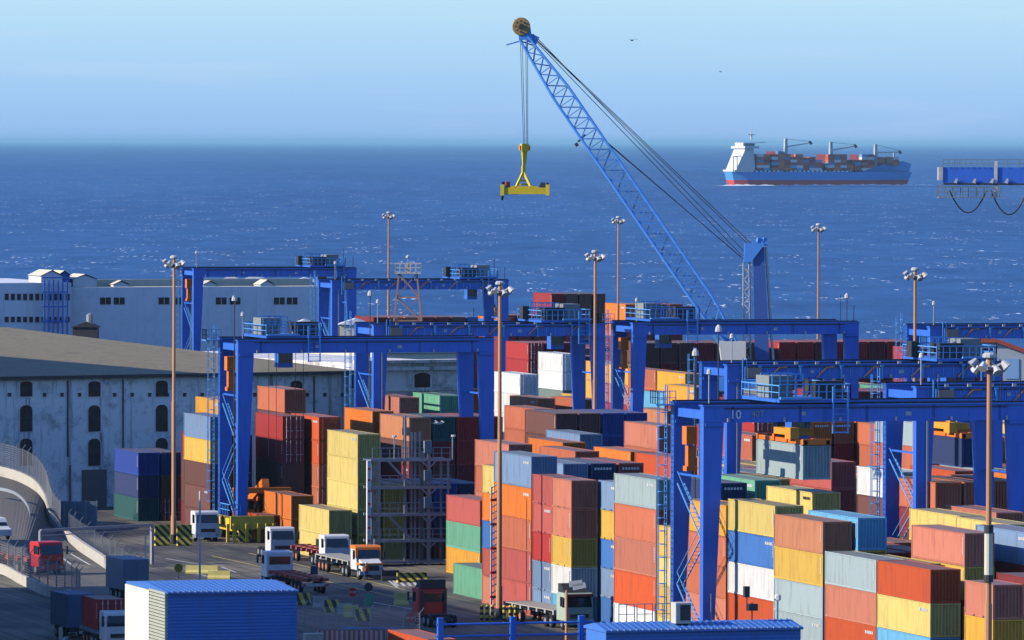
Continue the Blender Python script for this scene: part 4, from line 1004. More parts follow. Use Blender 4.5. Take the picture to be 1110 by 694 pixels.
# long white building by the sea
A2, rz2, L2 = frame_on(PD(-60, 1240), PD(352, 1265)); e2 = empty('white_building', A2, rz2, 'long white building with small paired windows behind the old warehouse', 'building')
f2 = lambda px: loc_x(px, A2, rz2)
xa, Da = f2(72); xb, Db_ = f2(350); H1 = loc_z(150, 312, Da)
MB().box(xa, 0, 0, xb, 40, H1).build('wall', PLN, e2)
m = MB(); m.box(xa, .5, H1, xb, 38, H1 + .02); m.box(xa, 6, H1 + .01, xb, 7, H1 + 1.3); m.build('roof_edge', CREAM, e2)
xc, Dc = f2(-55); H0 = loc_z(30, 307, Dc)
MB().box(xc, -3, 0, xa - .02, 38, H0).build('west_wing', PLN, e2)
for row, (b, t_) in enumerate(((325, 318), (349, 343))):
    for i in range(11):
        x, D = f2(2 + i * 6.6); m = MB().box(x - .35, -3.1, loc_z(20, b, D), x + .35, -3.005, loc_z(20, t_, D)); m.build('window', BRN, e2)
for px in (114, 129, 177.5, 192.5, 239.5, 254.5, 302.5, 316.5):
    x, D = f2(px); m = MB().box(x - 1.0, -.1, loc_z(px, 330, D), x + 1.0, -.005, loc_z(px, 322.5, D)); w_ = m.build('window', BRN, e2)
    MB().box(x - .04, -.14, loc_z(px, 330, D), x + .04, -.105, loc_z(px, 322.5, D)).build('glazing_bar', PLN, w_)
def hut(par, fn, pa, pb, yt, ye, y0, dep, mt, nm='roof_house'):
    xa_, D_ = fn(pa); xb_, _ = fn(pb); za = loc_z(pa, yt, D_); ze = loc_z(pa, ye, D_); zb_2 = H1 - 1
    m = MB(); m.prism([(xa_, zb_2), (xb_, zb_2), (xb_, ze), ((xa_ + xb_) / 2, za), (xa_, ze)], y0, y0 + dep); o = m.build(nm, mt, par)
    m = MB(); m.add([(xa_ - .3, y0 - .3, ze), ((xa_+xb_)/2, y0 - .3, za + .25), ((xa_+xb_)/2, y0 + dep, za + .25), (xa_ - .3, y0 + dep, ze)], [(0,1,2,3)]); m.add([(xb_ + .3, y0 - .3, ze), ((xa_+xb_)/2, y0 - .3, za + .25), ((xa_+xb_)/2, y0 + dep, za + .25), (xb_ + .3, y0 + dep, ze)], [(0,1,2,3)]); m.build('roof', CREAM, o)
hut(e2, f2, 41, 64, 294, 299, -2, 8, PLN); hut(e2, f2, 66, 79, 295, 299, 2, 6, mat('roof_house_blue', (.05, .14, .5), .7)); hut(e2, f2, 84, 110, 299, 303, 3, 7, PLN); hut(e2, f2, 130, 146, 306, 309, 4, 6, PLN); hut(e2, f2, 226, 240, 306, 309, 3, 6, PLN); hut(e2, f2, 286, 300, 305, 309, 2, 6, PLN)
m = MB()
for px in range(40, 66, 5): x, D = f2(px); m.bar((x, -4.5, 6), (x, -4.5, H0 + .5), .25)
for z in range(5): x0_, _ = f2(38); x1_, _ = f2(66); m.bar((x0_, -4.5, 8 + z * 2.6), (x1_, -4.5, 8 + z * 2.6), .2)
m.build('fire_stair', CB, e2)
# low cream structures on the quay beyond
for a, b, t_, bt, D_, lab in ((244, 256, 302, 315, 1275, 'small white block on the roof line behind the far crane leg'), (265, 285, 303, 315, 1275, 'cream low block on the roof line left part'), (312, 346, 306, 315, 1275, 'cream low block on the roof line near the far crane'),
                              (313, 343, 353, 372, 1000, 'small cream building seen above the left crane trolley'), (368, 399, 352, 372, 1000, 'cream building between the left crane and the bracketed one')):
    p0, p1 = Wd(a, t_, D_), Wd(b, t_, D_); q = empty('cream_building', (p0.x, p0.y, 0), -YAW, lab, 'building'); w_ = (p1 - p0).length
    MB().box(0, 0, 0, w_, 8, p0.z).build('wall', CREAM, q); m = MB(); m.prism([(-.3, p0.z), (w_ + .3, p0.z), (w_ * .5, p0.z + .8)], -.3, 8.3); m.build('roof', PLN, q)
    MB().box(w_ * .55, -.05, p0.z - 2.4, w_ * .8, -.004, p0.z - .9).build('window', BRN, q)
# cream facade turned to the light behind the parapet
p0, p1 = Wd(419, 383, 862), Wd(506, 383, 866); q = empty('cream_warehouse', (p0.x, p0.y, 0), math.atan2(p1.y - p0.y, p1.x - p0.x), 'cream warehouse with an arched opening behind the stained parapet', 'warehouse'); w_ = (p1 - p0).length
MB().box(0, 0, 0, w_, 30, p0.z).build('wall', CREAM, q); MB().box(-.2, -.3, p0.z, w_ + .2, 30.3, p0.z + .5).build('cornice', CREAM, q)
m = MB().prism([(w_ - .9, p0.z - 7), (w_ - .3, p0.z - 7), (w_ - .3, p0.z - 5.4), (w_ - .6, p0.z - 5.0), (w_ - .9, p0.z - 5.4)], -.1, -.004); m.build('arched_opening', BRN, q)
# white shed with red trim at the right
p0, p1 = Wd(1040, 371, 1040), Wd(1200, 371, 1040); q = empty('white_shed', (p0.x, p0.y, 0), -YAW, 'white gabled shed with red roof trim at the far right', 'shed'); w_ = (p1 - p0).length
zr = p0.z; m = MB(); m.prism([(0, 0), (w_, 0), (w_, zr - 6), (5.6, zr), (0, zr)], 0, 25); m.build('wall', mat('shed_white', (.55, .62, .66), .6, .2), q)
m = MB(); m.bar((-.3, -.2, zr + .25), (5.6, -.2, zr + .25), .6); m.bar((5.6, -.2, zr + .25), (w_, -.2, zr - 5.8), .6); m.build('roof_trim', mat('trim_red', (.5, .10, .06), .6), q)
m = MB()
for i in range(3): m.box(4 + i * 3, -.1, zr - 5.5, 6 + i * 3, -.004, zr - 2.5)
m.build('window', mat('pale_panel', (.3, .5, .75), .4), q)
# a wooded hill foot at the left, and two unseen blocks added beyond the frame to shade the roof and the lower road
def hill():
    m = MB(); nx, ny = 22, 22; vs = []; rh = random.Random(5)
    for j in range(ny):
        v = j / (ny - 1); Y_ = 985 + v * 150; foot = .2157 * Y_ + 6
        for i in range(nx):
            u = i / (nx - 1); hgt = 30 * min(1, (1 - u) * 3.2) ** .8 * math.sin(math.pi * v) ** .5 if u < .999 and 0 < j < ny - 1 else -.5
            vs.append((foot - 90 + u * 90, Y_, hgt + (rh.random() - .5) * 1.6 * (.02 < u < .96)))
    m.add(vs, [(j * nx + i, j * nx + i + 1, (j + 1) * nx + i + 1, (j + 1) * nx + i) for j in range(ny - 1) for i in range(nx - 1)]); return m
hm_ = wall_mat('dry_hillside', (.05, .055, .025), (.13, .09, .05), .5)
struct(hill().build('hillside', hm_))
for (x, y, w_, d_, h_, lab) in ((110, 787, 26, 88, 45, 'unseen tall block added beyond the left edge to shade the warehouse roof'), (86, 568, 28, 84, 28, 'unseen low block added beyond the left edge to shade the lower road')):
    q = empty('shade_block', (x, y, 0), 0, lab, 'building'); dr_ = 20 if d_ > 85 else 0; MB().prismx([(0, 0), (d_, 0), (d_, h_ - dr_), (0, h_)], 0, w_).build('wall', PLN, q); MB().prismx([(-.4, h_ + .01), (d_ + .4, h_ - dr_ + .01), (d_ + .4, h_ - dr_ + .6), (-.4, h_ + .6)], -.4, w_ + .4).build('roof', CREAM, q)
    m = MB(); z = 2.5
    while z < h_ - 2:
        for k in range(5): m.box(2 + k * 5.6, -.06, z, 4 + k * 5.6, -.004, z + 1.6)
        z += 3.2
    build_each(m, 'window', BRN, q)
# ------------------------------------------------------------------ container ship
DS = 7340.0
Xs, Ys = PD(797, DS); L_ = 207 * DS / F / math.cos(R(30))
SHR = -YAW + R(30); CSH = 1 / math.cos(R(30))
ship = empty('container_ship', (Xs, Ys, -3), SHR, 'blue and red container ship with white bridge under way on the horizon', 'ship')
sc = DS / F
def sx_(px): return (px - 785) * sc * CSH
def sz_(py): return (201 - (py - .6)) * sc
def hull(z0, z1, flare=0.0, bulge=1.0, bow=None):
    m = MB(); n = 34; vs = []; W_ = 28.0
    rows = [z0, (z0 + z1) / 2, z1]
    for z in rows:
        for side in (-1, 1):
            for i in range(n + 1):
                t_ = i / n; x = t_ * (L_ - 9) + (9 * t_ ** 3) * (z / sz_(184)) ; x += -0 if t_ > .5 else (1 - t_ * 2) * (3 - z * .25)
                w_ = W_ / 2 * min(1, (t_ * 8 + .55)) * (1 if t_ < .68 else max(.02, 1 - ((t_ - .68) / .32) ** (1.5 + z * .06)))
                vs.append((x, 14 + side * w_, z))
    k = n + 1; fs = []
    for r in range(2):
        for s2 in (0, 1):
            b = r * 2 * k + s2 * k; c = (r + 1) * 2 * k + s2 * k
            fs += [(b + i, b + i + 1, c + i + 1, c + i) for i in range(n)]
        b = r * 2 * k; c = (r + 1) * 2 * k; fs.append((b, b + k, c + k, c)); 
    b = 4 * k; fs += [(b + i, b + i + 1, b + k + i + 1, b + k + i) for i in range(n)]
    m.add(vs, fs); return m
SB = mat('ship_hull_blue', (.10, .36, .80), .5, .1); SR = mat('ship_boot_red', (.75, .10, .07), .6, .1)
hull(-2, sz_(195.2)).build('boot_topping', SR, ship); hull(sz_(195.2) + .02, sz_(186.5)).build('hull', SB, ship)
m = MB(); vs = []
n = 12
pts = [(sx_(925), sz_(186.4)), (sx_(945), sz_(180)), (sx_(965), sz_(174.5)), (sx_(980), sz_(175)), (sx_(989), sz_(177.5)), (sx_(986), sz_(186.4))]
for sgn in (-1, 1):
    for x, z in pts:
        t_ = x / L_; w_ = 14 * max(.06, 1 - max(0, (t_ - .68) / .32) ** 2.6); vs.append((x, 14 + sgn * w_ * 1.01, z))
k = len(pts); m.add(vs, [tuple(range(k)), tuple(range(k, 2*k))[::-1]] + [(i, (i+1) % k, k + (i+1) % k, k + i) for i in range(k)]); m.build('bow', SB, ship)
m = MB(); m.prism([(sx_(785), sz_(186)), (sx_(797), sz_(186)), (sx_(797), sz_(184)), (sx_(785), sz_(184))], 2, 26)
m.prism([(sx_(787), sz_(186)), (sx_(808), sz_(186)), (sx_(806), sz_(161)), (sx_(797), sz_(161))], 2.5, 25); m.build('superstructure', WH, ship)
m = MB(); m.box(sx_(795), 0, sz_(161), sx_(811), 28, sz_(158.4)); m.box(sx_(796), 5, sz_(158.4), sx_(809), 22, sz_(154.6)); br_ = m.build('bridge', mat('ship_white_shade', (.7, .72, .75), .6, .1), ship)
MB().box(sx_(798), 4.7, sz_(157.6), sx_(808), 4.9, sz_(156)).build('window', GL, br_)
m = MB(); m.bar((sx_(810), 14, sz_(151)), (sx_(810), 14, sz_(140)), 1.6, w2=.6); m.bar((sx_(806), 14, sz_(146)), (sx_(814), 14, sz_(146)), .8); m.bar((sx_(797), 14, sz_(156)), (sx_(826), 14, sz_(154)), .7); m.build('radar_mast', LAMP, ship)
m = MB(); 
for q in ((784.5, 172), (788.5, 172)): m.bar((sx_(q[0]), 4, sz_(186)), (sx_(q[0]), 4, sz_(170)), .9)
m.bar((sx_(784), 4, sz_(170)), (sx_(793), 4, sz_(169)), .9); m.build('stern_frame', LAMP, ship)
for px, py in ((843.5, 150), (894, 153.5), (944.5, 156)):
    o = MB().bar((sx_(px), 6, sz_(186)), (sx_(px), 6, sz_(py)), 4.2, w2=2.8).build('deck_crane_post', mat('deck_crane_grey', (.42, .48, .50), .6, .2), ship)
    MB().bar((sx_(px), 4.5, sz_(py + 9)), (sx_(px + 27), 4.5, sz_(py + 4.5 - (0 if px < 940 else -4))), 1.5, w2=1.0).build('crane_boom', LAMP, o)
    MB().bar((sx_(px + 26), 4.5, sz_(py + 3 + (4 if px > 940 else 0))), (sx_(px + 28), 4.5, sz_(py + 6 + (4 if px > 940 else 0))), 2.2).bar((sx_(px), 4.5, sz_(py + .5)), (sx_(px + 27), 4.5, sz_(py + 3 + (4 if px > 940 else 0))), .35).build('boom_head', DK, o)
m = MB()
for i in range(26): m.box(sx_(806 + i * 4.8), 1.2, sz_(187), sx_(807.4 + i * 4.8), 1.8, sz_(184.6))
m.build('lashing_bridge', DK, ship)
MB().bar((sx_(970), 14, sz_(176)), (sx_(970), 14, sz_(164)), 1.2).build('foremast', LAMP, ship)
SCm = MB().box(0, 0, 0, 7.9, 6, 2.9).mesh('small_box')
rs = random.Random(3); shipcols = ['rose','salmon','red','vermilion','salmon','white','sky blue','rose','orange','blue grey','white','tan']
zb0 = sz_(185)
plan = [(810, 6), (817, 6), (826, 6), (833, 7), (840, 6), (847, 5), (854, 6), (861, 4), (868, 5), (875, 4), (889, 6), (896, 6), (903, 6), (911, 3), (919, 4), (927, 6), (934, 6), (946, 4), (955, 4), (962, 5)]
k = 0
for bi, (px, n_) in enumerate(plan):
    for lv in range(n_):
        for col_ in range(1):
            z = zb0 + lv * 2.95 + (6 if px > 940 else 0)
            if px > 940 and lv > 2: continue
            c = shipcols[(bi * 5 + lv * 3 + rs.randrange(3)) % len(shipcols)]
            o = put(SCm, 'ship_container', cmat(c), None); o.location = Vector((Xs, Ys, -3)) + Matrix.Rotation(SHR, 3, 'Z') @ Vector((sx_(px), 2.0, z)); o.rotation_euler = (0, 0, SHR)
            tag(o, '%s box on the ship, %s tier, %s stack from the bridge' % (c, ['lowest', 'second', 'third', 'fourth', 'fifth', 'sixth', 'top'][lv], ORD[bi] if bi < 12 else 'farther ' + ORD[bi - 12]), 'container', 'containers on the deck of the ship')
m = MB()
for bi, (px, n_) in enumerate(plan): m.box(sx_(px), 8.3, zb0 + (6 if px > 940 else 0), sx_(px) + 7.9, 26, zb0 + min(n_, 3 if px > 940 else 9) * 2.95 - .2 + (6 if px > 940 else 0))
o = m.build('deck_cargo', cmat('maroon'), None); o.location = (Xs, Ys, -3); o.rotation_euler = (0, 0, SHR); tag(o, 'further rows of boxes packed across the deck of the ship', 'containers', kind='stuff')
# wake
rw = random.Random(2); m = MB()
for i in range(170):
    x = sx_(760 + rw.random() ** 1.0 * 238); yy = rw.uniform(-10, 2) - (14 if x < sx_(783) else 0); m.add([(x - rw.uniform(3, 14), yy, .35), (x + rw.uniform(3, 14), yy - 2, .35), (x + 4, yy + rw.uniform(1, 4), .5 + rw.random() * 1.6)], [(0, 1, 2)])
o = m.build('bow_foam', mat('sea_foam', (.85, .87, .9), .9, 0), None); o.location = (Xs, Ys, -3); o.rotation_euler = (0, 0, SHR); tag(o, 'white foam along the waterline of the ship', 'foam', kind='stuff')

# ------------------------------------------------------------------ trucks (front towards -Y)
def wheels(par, xs, ys, r=.5, w=.32, rim=GR):
    for x in xs:
        for y in ys:
            a = MB().lathe([(r * .6, 0), (r * .95, 0), (r, .05), (r, w - .05), (r * .95, w), (r * .6, w)], 16, (x - w / 2, 0, 0), 'X').build('wheel', RU, par); a.location = (0, y, r)
            b = MB().lathe([(.05, -.02), (r * .52, -.02), (r * .58, .04), (r * .58, w - .04), (r * .52, w + .02), (.05, w + .02)], 10, (x - w / 2, 0, 0), 'X').build('rim', rim, a)
def truck(x, y, rz, label, cabc, trailer=None, deckc=None, conv=False, back=None, grp='road tractors in the port', visor=None, stripe=None):
    e = empty('truck', (x, y, 0), rz, label, 'truck', grp)
    cm = mat('cab_' + label.split()[0] + '_paint', cabc, .35, .12, spec=.5)
    W_ = 2.4
    if not conv:
        m = MB(); m.prismx([(.05, .75), (-.05, 1.0), (-.05, 1.85), (.22, 2.95), (.4, 3.05), (2.0, 3.05), (2.1, 2.9), (2.1, .75)], -W_/2, W_/2); cb = m.build('cab', cm, e, bevel=.04)
        m = MB(); m.add([(-1.08, -.075, 1.9), (1.08, -.075, 1.9), (1.0, .14, 2.72), (-1.0, .14, 2.72)], [(0, 1, 2, 3)]); m.add([(-1.08, -.03, 1.9), (1.08, -.03, 1.9), (1.0, .19, 2.72), (-1.0, .19, 2.72)], [(3, 2, 1, 0)]); m.build('windscreen', GL, cb)
        for s2 in (-1, 1):
            m = MB(); xx = s2 * (W_/2 + .006); m.add([(xx, .25, 1.9), (xx, 1.25, 1.9), (xx, 1.25, 2.7), (xx, .38, 2.7)], [(0, 1, 2, 3)]); m.build('side_window', GL, cb)
            m = MB().bar((s2 * 1.2, -.05, 2.6), (s2 * 1.45, -.2, 2.6), .05).box(s2 * 1.45 - .08, -.3, 1.9, s2 * 1.45 + .08, -.18, 2.65); m.build('mirror', DK, cb)
            MB().box(s2 * .95 - .16, -.13, .62, s2 * .95 + .16, -.05, .84).build('headlight', LAMP, cb)
        MB().box(-.8, -.085, 1.0, .8, -.05, 1.32).build('grille', DK, cb); MB().box(-.95, 2.105, 1.9, .95, 2.13, 2.6).build('rear_window', GL, cb); MB().box(-1.22, -.12, .45, 1.22, .2, .95).build('bumper', cm if not stripe else LAMP, cb)
        if visor:
            mm = MB(); mm.prismx([(.4, 3.055), (2.15, 3.055), (2.15, 3.75), (1.5, 3.75)], -1.05, 1.05); mm.build('roof_fairing', DK, cb)
            for s2 in (-1, 1): MB().bar((s2 * .95, 2.4, 1), (s2 * .95, 2.4, 2.9), .22, n=8).build('air_duct', DK, e)
            MB().box(-1.15, -.2, 2.74, 1.15, .2, 2.95).build('sun_visor', mat('visor_dark', visor, .5), cb)
        fy = 1.0; cl = 2.2
    else:
        m = MB(); m.prismx([(1.2, .8), (1.2, 2.0), (1.45, 2.85), (1.7, 2.95), (3.3, 2.95), (3.3, .8)], -1.15, 1.15); cb = m.build('cab', cm, e, bevel=.05)
        m = MB(); m.prismx([(-.1, .7), (-.1, 1.45), (1.2, 1.85), (1.2, .7)], -.95, .95); m.build('bonnet', cm, cb, bevel=.05)
        m = MB(); m.prismx([(1.18, 1.9), (1.42, 2.87), (1.68, 3.02), (3.32, 3.02), (3.32, 2.7), (1.8, 2.7), (1.6, 2.62), (1.4, 1.9)], -1.18, 1.18); m.build('roof_trim', mat('orange_trim', (.85, .22, .03), .4), cb)
        MB().box(-1.16, -.13, 1.35, 1.16, 1.19, 1.5).build('bonnet_stripe', mat('orange_trim', (.85, .22, .03), .4), cb)
        m = MB(); m.add([(-1.02, 1.16, 1.95), (1.02, 1.16, 1.95), (.98, 1.36, 2.66), (-.98, 1.36, 2.66)], [(0, 1, 2, 3)]); m.build('windscreen', GL, cb)
        MB().box(-.6, -.15, .8, .6, -.1, 1.3).build('grille', DK, cb); MB().box(-1.2, -.25, .45, 1.2, .05, .8).build('bumper', LAMP, cb)
        for s2 in (-1, 1):
            m = MB(); xx = s2 * 1.156; m.add([(xx, 1.6, 1.9), (xx, 2.5, 1.9), (xx, 2.5, 2.6), (xx, 1.7, 2.6)], [(0, 1, 2, 3)]); m.build('side_window', GL, cb)
            MB().box(s2 * .8 - .16, -.17, .85, s2 * .8 + .16, -.1, 1.1).build('headlight', LAMP, cb); MB().bar((s2 * 1.1, 3.45, 1), (s2 * 1.1, 3.45, 3.5), .14, n=8).build('exhaust_stack', GR, e)
            MB().box(s2 * 1.4 - .08, 1.1, 1.8, s2 * 1.4 + .08, 1.25, 2.5).build('mirror', DK, cb)
        fy = .6; cl = 3.4
    m = MB(); m.box(-.5, .3, .55, .5, cl + 3.6, .85); m.box(-.9, cl + 1.3, .86, .9, cl + 2.6, 1.05); m.build('chassis', DK, e)
    if not conv: pass
    wheels(e, (-1.0, 1.0), (fy, cl + 1.4, cl + 2.7))
    if trailer is not None:
        y0 = cl + .5; y1 = y0 + trailer
        m = MB()
        for s2 in (-.55, .55): m.box(s2 - .1, y0, 1.06, s2 + .1, y1, 1.4)
        k = y0
        while k <= y1: m.box(-1.22, k, 1.12, 1.22, k + .35, 1.41); k += (y1 - y0 - .35) / 6
        if deckc == 'planks': m.box(-1.22, y0, 1.412, 1.22, y1, 1.5)
        tr = m.build('trailer', mat('trailer_' + str(deckc), (.55, .12, .09) if deckc == 'red' else ((.45, .42, .36) if deckc == 'planks' else (.25, .27, .30)), .6, .3), e)
        wheels(tr, (-1.0, 1.0), (y1 - 3.9, y1 - 2.6, y1 - 1.3), rim=mat('rim_orange', (.6, .2, .1), .6))
        MB().box(-1.2, y1 + .001, .7, 1.2, y1 + .09, .95).build('rear_bar', LAMP, tr)
        for s2 in (-1, 1): MB().box(s2 * 1.0 - .14, y1 + .09, .74, s2 * 1.0 + .14, y1 + .13, .9).build('tail_light', REDP, tr)
    e.scale = (1.1, 1.05, 1.08)
    return e, cl
def Pg(px, py): X, Y, D = P(px, py, 0); return X, Y
def frontat(px, py, dx=0): X, Y = Pg(px, py); return X + dx, Y
WHc, REc = (.80, .80, .78), (.58, .03, .03)
X, Y = frontat(307, 607); truck(X, Y, 0, 'white cab truck standing nearest the orange container by the crane', WHc, None)
X, Y = frontat(366, 616); truck(X, Y, 0, 'white cab truck with an empty red flat trailer before the yellow stack', WHc, 12.2, 'red')
X, Y = frontat(404, 629); truck(X, Y, 0, 'orange and white bonneted truck with a long flat trailer', WHc, 12.2, 'planks', conv=True)
X, Y = frontat(225, 588); truck(X, Y, 0, 'white cab truck at the feet of the left crane ladder leg', WHc, None)
X, Y = frontat(56, 624); truck(X, Y, R(14), 'red truck with a rusty empty trailer coming down the ramp road', REc, 12.2, 'red')
X, Y = frontat(629, 684); truck(X, Y, R(4), 'green and white truck with dark windscreen and empty flat trailer by bollards', (.45, .55, .45), 12.2, 'planks', visor=(.2, .03, .03))
X, Y = Pg(323, 640); truck(X, Y + 9, R(180), 'white truck seen from behind pulling an empty red flat trailer', (.70, .71, .74), 12.2, 'red')
X, Y = Pg(481, 681); truck(X, Y + 5.5, R(180), 'red tractor unit without trailer seen from behind', REc, None, visor=(.03, .03, .03))
X, Y = frontat(131, 706); tk, _ = truck(X, Y, 0, 'white cab truck carrying a red container beside the blue shed', WHc, 6.6, 'grey')
TX, TY = X, Y
container(X - 1.28, Y + 3.0, 1.55, 'red', FT, 2.59, label='red container on a truck trailer beside the blue shed', door=True, group=None)
X, Y = PD(3, 719); v = empty('van', (X, Y, 1.45), R(8), 'white van entering at the left edge on the curved road', 'van')
m = MB(); m.prismx([(0, .4), (-.05, 1.1), (.9, 1.35), (1.7, 2.2), (5, 2.3), (5.1, .4)], -1, 1); vb = m.build('body', WH, v, bevel=.06)
MB().add([(-.9, .95, 1.42), (.9, .95, 1.42), (.85, 1.62, 2.1), (-.85, 1.62, 2.1)], [(0, 1, 2, 3)]).build('windscreen', GL, vb)
for s2 in (-1, 1): MB().box(s2 * .75 - .15, -.06, .75, s2 * .75 + .15, .05, .95).build('headlight', LAMP, vb); MB().add([(s2 * 1.006, 1.7, 1.4), (s2 * 1.006, 2.8, 1.4), (s2 * 1.006, 2.8, 2.0), (s2 * 1.006, 2.0, 2.0)], [(0, 1, 2, 3)]).build('side_window', GL, vb)
wheels(v, (-.85, .85), (.8, 4.0), .36, .22)
# high sided trailers standing by the ramp
for (px, py, L2, mt_, lab) in ((148, 640, 6, mat('trailer_grey_blue', (.16, .22, .30), .6, .3), 'grey blue box trailer seen end on above the blue shed'), (118, 668, 5.5, mat('trailer_blue_roof', (.05, .10, .20), .6, .3), 'blue roofed box trailer in the shade beside the ramp')):
    X, Y = Pg(px, py + 12)
    if px == 118: X, Y = TX - .3, TY + 13.5
    e = empty('box_trailer', (X, Y, 0), R(3), lab, 'trailer')
    MB().box(-1.25, 0, 1.0, 1.25, L2, 3.9).build('box', mt_, e, bevel=.04); MB().box(-1.1, -.03, 1.2, -.03, -.003, 3.7).box(.03, -.03, 1.2, 1.1, -.003, 3.7).build('door', mt_, e); MB().box(-1, .4, .6, 1, L2 - .4, .98).build('chassis', DK, e)
    wheels(e, (-1.0, 1.0), (1.6, 2.8, L2 - 1.5))
# ------------------------------------------------------------------ ramp road at the left: deck, parapets, fences
ROADM = mat('road_surface', (.17, .155, .13), .85, .3, scale=.3)
def strip(pl, pr, z, name, m, thick=None):
    n = len(pl); vs = [(x, y, z) for x, y in pl] + [(x, y, z) for x, y in pr]; fs = [(i, i + 1, n + i + 1, n + i) for i in range(n - 1)]
    b = MB(); b.add(vs, fs)
    if thick: b.add([(x, y, z - thick) for x, y in pl] + [(x, y, z - thick) for x, y in pr], fs)
    return b.build(name, m)
def smooth(pts, k=6):
    out = []
    for i in range(len(pts) - 1):
        p0 = Vector(pts[max(0, i - 1)]); p1 = Vector(pts[i]); p2 = Vector(pts[i + 1]); p3 = Vector(pts[min(len(pts) - 1, i + 2)])
        for j in range(k):
            t_ = j / k; out.append(.5 * ((2 * p1) + (p2 - p0) * t_ + (2*p0 - 5*p1 + 4*p2 - p3) * t_ ** 2 + (3*p1 - p0 - 3*p2 + p3) * t_ ** 3))
    out.append(Vector(pts[-1])); return out
def wallpath(pts, z0, z1, w, name, m, label, cat, posts=None, grp=None):
    b = MB(); n = len(pts); vs = []; 
    for i, p in enumerate(pts):
        d = (pts[min(n - 1, i + 1)] - pts[max(0, i - 1)]); d.z = 0; d.normalize(); q = Vector((-d.y, d.x, 0)) * w / 2
        for s2, z in ((-1, z0), (-1, z1), (1, z1), (1, z0)): vs.append((p.x + q.x * s2, p.y + q.y * s2, p.z + z))
    fs = []
    for i in range(n - 1):
        for k in range(4): fs.append((i*4 + k, i*4 + (k + 1) % 4, i*4 + 4 + (k + 1) % 4, i*4 + 4 + k))
    fs += [(0, 1, 2, 3), ((n-1)*4, (n-1)*4+3, (n-1)*4+2, (n-1)*4+1)]
    b.add(vs, fs); o = b.build(name, m); tag(o, label, cat, grp); return o
def fence(pts, h, name, label, step=1.0, z=0.0, grp=None, arms=True):
    p0 = pts[0]; e = empty(name, tuple(p0), 0, label, 'fence', grp); posts = MB(); wires = MB(); acc = 0
    q = [p - p0 for p in pts]
    for i in range(len(q)):
        if i % max(1, int(step)) == 0:
            posts.bar(q[i] + Vector((0, 0, z)), q[i] + Vector((0, 0, z + h)), .09)
            if arms: posts.bar(q[i] + Vector((0, 0, z + h)), q[i] + Vector((.35, 0, z + h + .45)), .07)
    for a, b in zip(q, q[1:]):
        k = 0
        while k <= h: wires.bar(a + Vector((0, 0, z + k)), b + Vector((0, 0, z + k)), .03, n=3); k += .24
        for j in range(6):
            c_ = a.lerp(b, j / 6); wires.bar(c_ + Vector((0, 0, z)), c_ + Vector((0, 0, z + h)), .028, n=3)
    build_each(posts, 'post', GR, e, 2 if arms else 1); wires.build('mesh_panel', GR, e); return e
def g3(px, py, z=0.0): X, Y, D = P(px, py, z); return Vector((X, Y, z))
def gD(px, py, D_): X, Y = PD(px, D_); return Vector((X, Y, CAMZ - (py - .003 * (px - 555) - HZ) * D_ / F))
out = smooth([gD(-60, 503, 778), gD(-10, 514, 776), gD(18, 521, 772), gD(38, 531, 766), gD(49, 546, 760), gD(53, 560, 755), gD(57, 571, 752), gD(66, 582, 748)], 7)
wallpath(out, -1.2, 1.1, .35, 'ramp_parapet', CONC, 'curved white concrete parapet round the ramp at the left', 'parapet')
fence(out, 2.8, 'ramp_fence', 'tall wire mesh fence on the curved ramp parapet', 2, .98)
out2 = smooth([g3(68, 583, 0), g3(88, 598, 0), g3(112, 614, 0), g3(132, 629, 0), g3(146, 641, 0)], 6)
wallpath(out2, 0, 1.1, .4, 'road_parapet', CONC, 'straight white concrete parapet beside the red truck', 'parapet')
fence([p + Vector((.9, .9, 0)) for p in out2], 2.6, 'road_fence', 'wire mesh fence with cranked posts behind the straight parapet', 2)
inn = smooth([g3(-40, 618), g3(0, 622), g3(24, 634), g3(52, 647), g3(78, 652), g3(88, 664), g3(80, 680), g3(66, 694)], 6)
wallpath(inn, 0, 1.0, .35, 'curved_kerb_wall', CONC, 'low curved concrete wall in the shade at lower left', 'wall')
fence(inn[:30], 2.4, 'lower_fence', 'wire fence along the curved wall at lower left', 2, 1.0)
in3 = smooth([g3(64, 705), g3(72, 694), g3(92, 684), g3(102, 670), g3(98, 655), g3(84, 645)], 6)
wallpath(in3, 0, .25, .3, 'round_kerb', CONC, 'thin pale kerb curving round the lower left island', 'kerb')
roadl = smooth([gD(-60, 602, 714), gD(-10, 602, 713), gD(14, 604, 712), gD(24, 606, 710), gD(32, 608, 708), g3(46, 618), g3(70, 640), g3(95, 660)], 6)
roadr = [p.copy() for p in smooth([gD(-60, 503, 778), gD(-10, 514, 776), gD(22, 523, 771), gD(46, 541, 761), gD(57, 571, 752), g3(84, 597), g3(112, 616), g3(150, 648)], 6)]
def road(pl, pr):
    n = len(pl); up_ = Vector((0, 0, .012)); vs = [p + up_ for p in pl] + [p + up_ for p in pr]; fs = [(i, i + 1, n + i + 1, n + i) for i in range(n - 1)]
    b = MB(); b.add(vs, fs)
    for q in (pl, pr): b.add([p + up_ for p in q] + [Vector((p.x, p.y, -.3)) for p in q], fs)
    return b.build('ramp_road', ROADM)
struct(road(roadl, roadr))
PAINT = mat('road_paint', (.70, .68, .62), .8, .4)
ln = smooth([gD(-20, 533, 756), gD(8, 537, 753), gD(22, 544, 750), gD(31, 556, 747), gD(33, 570, 743), gD(40, 584, 738)], 6)
wallpath(ln, 0.35, .68, .10, 'guard_rail', GR, 'thin steel guard rail curving down the middle of the ramp', 'guard rail')
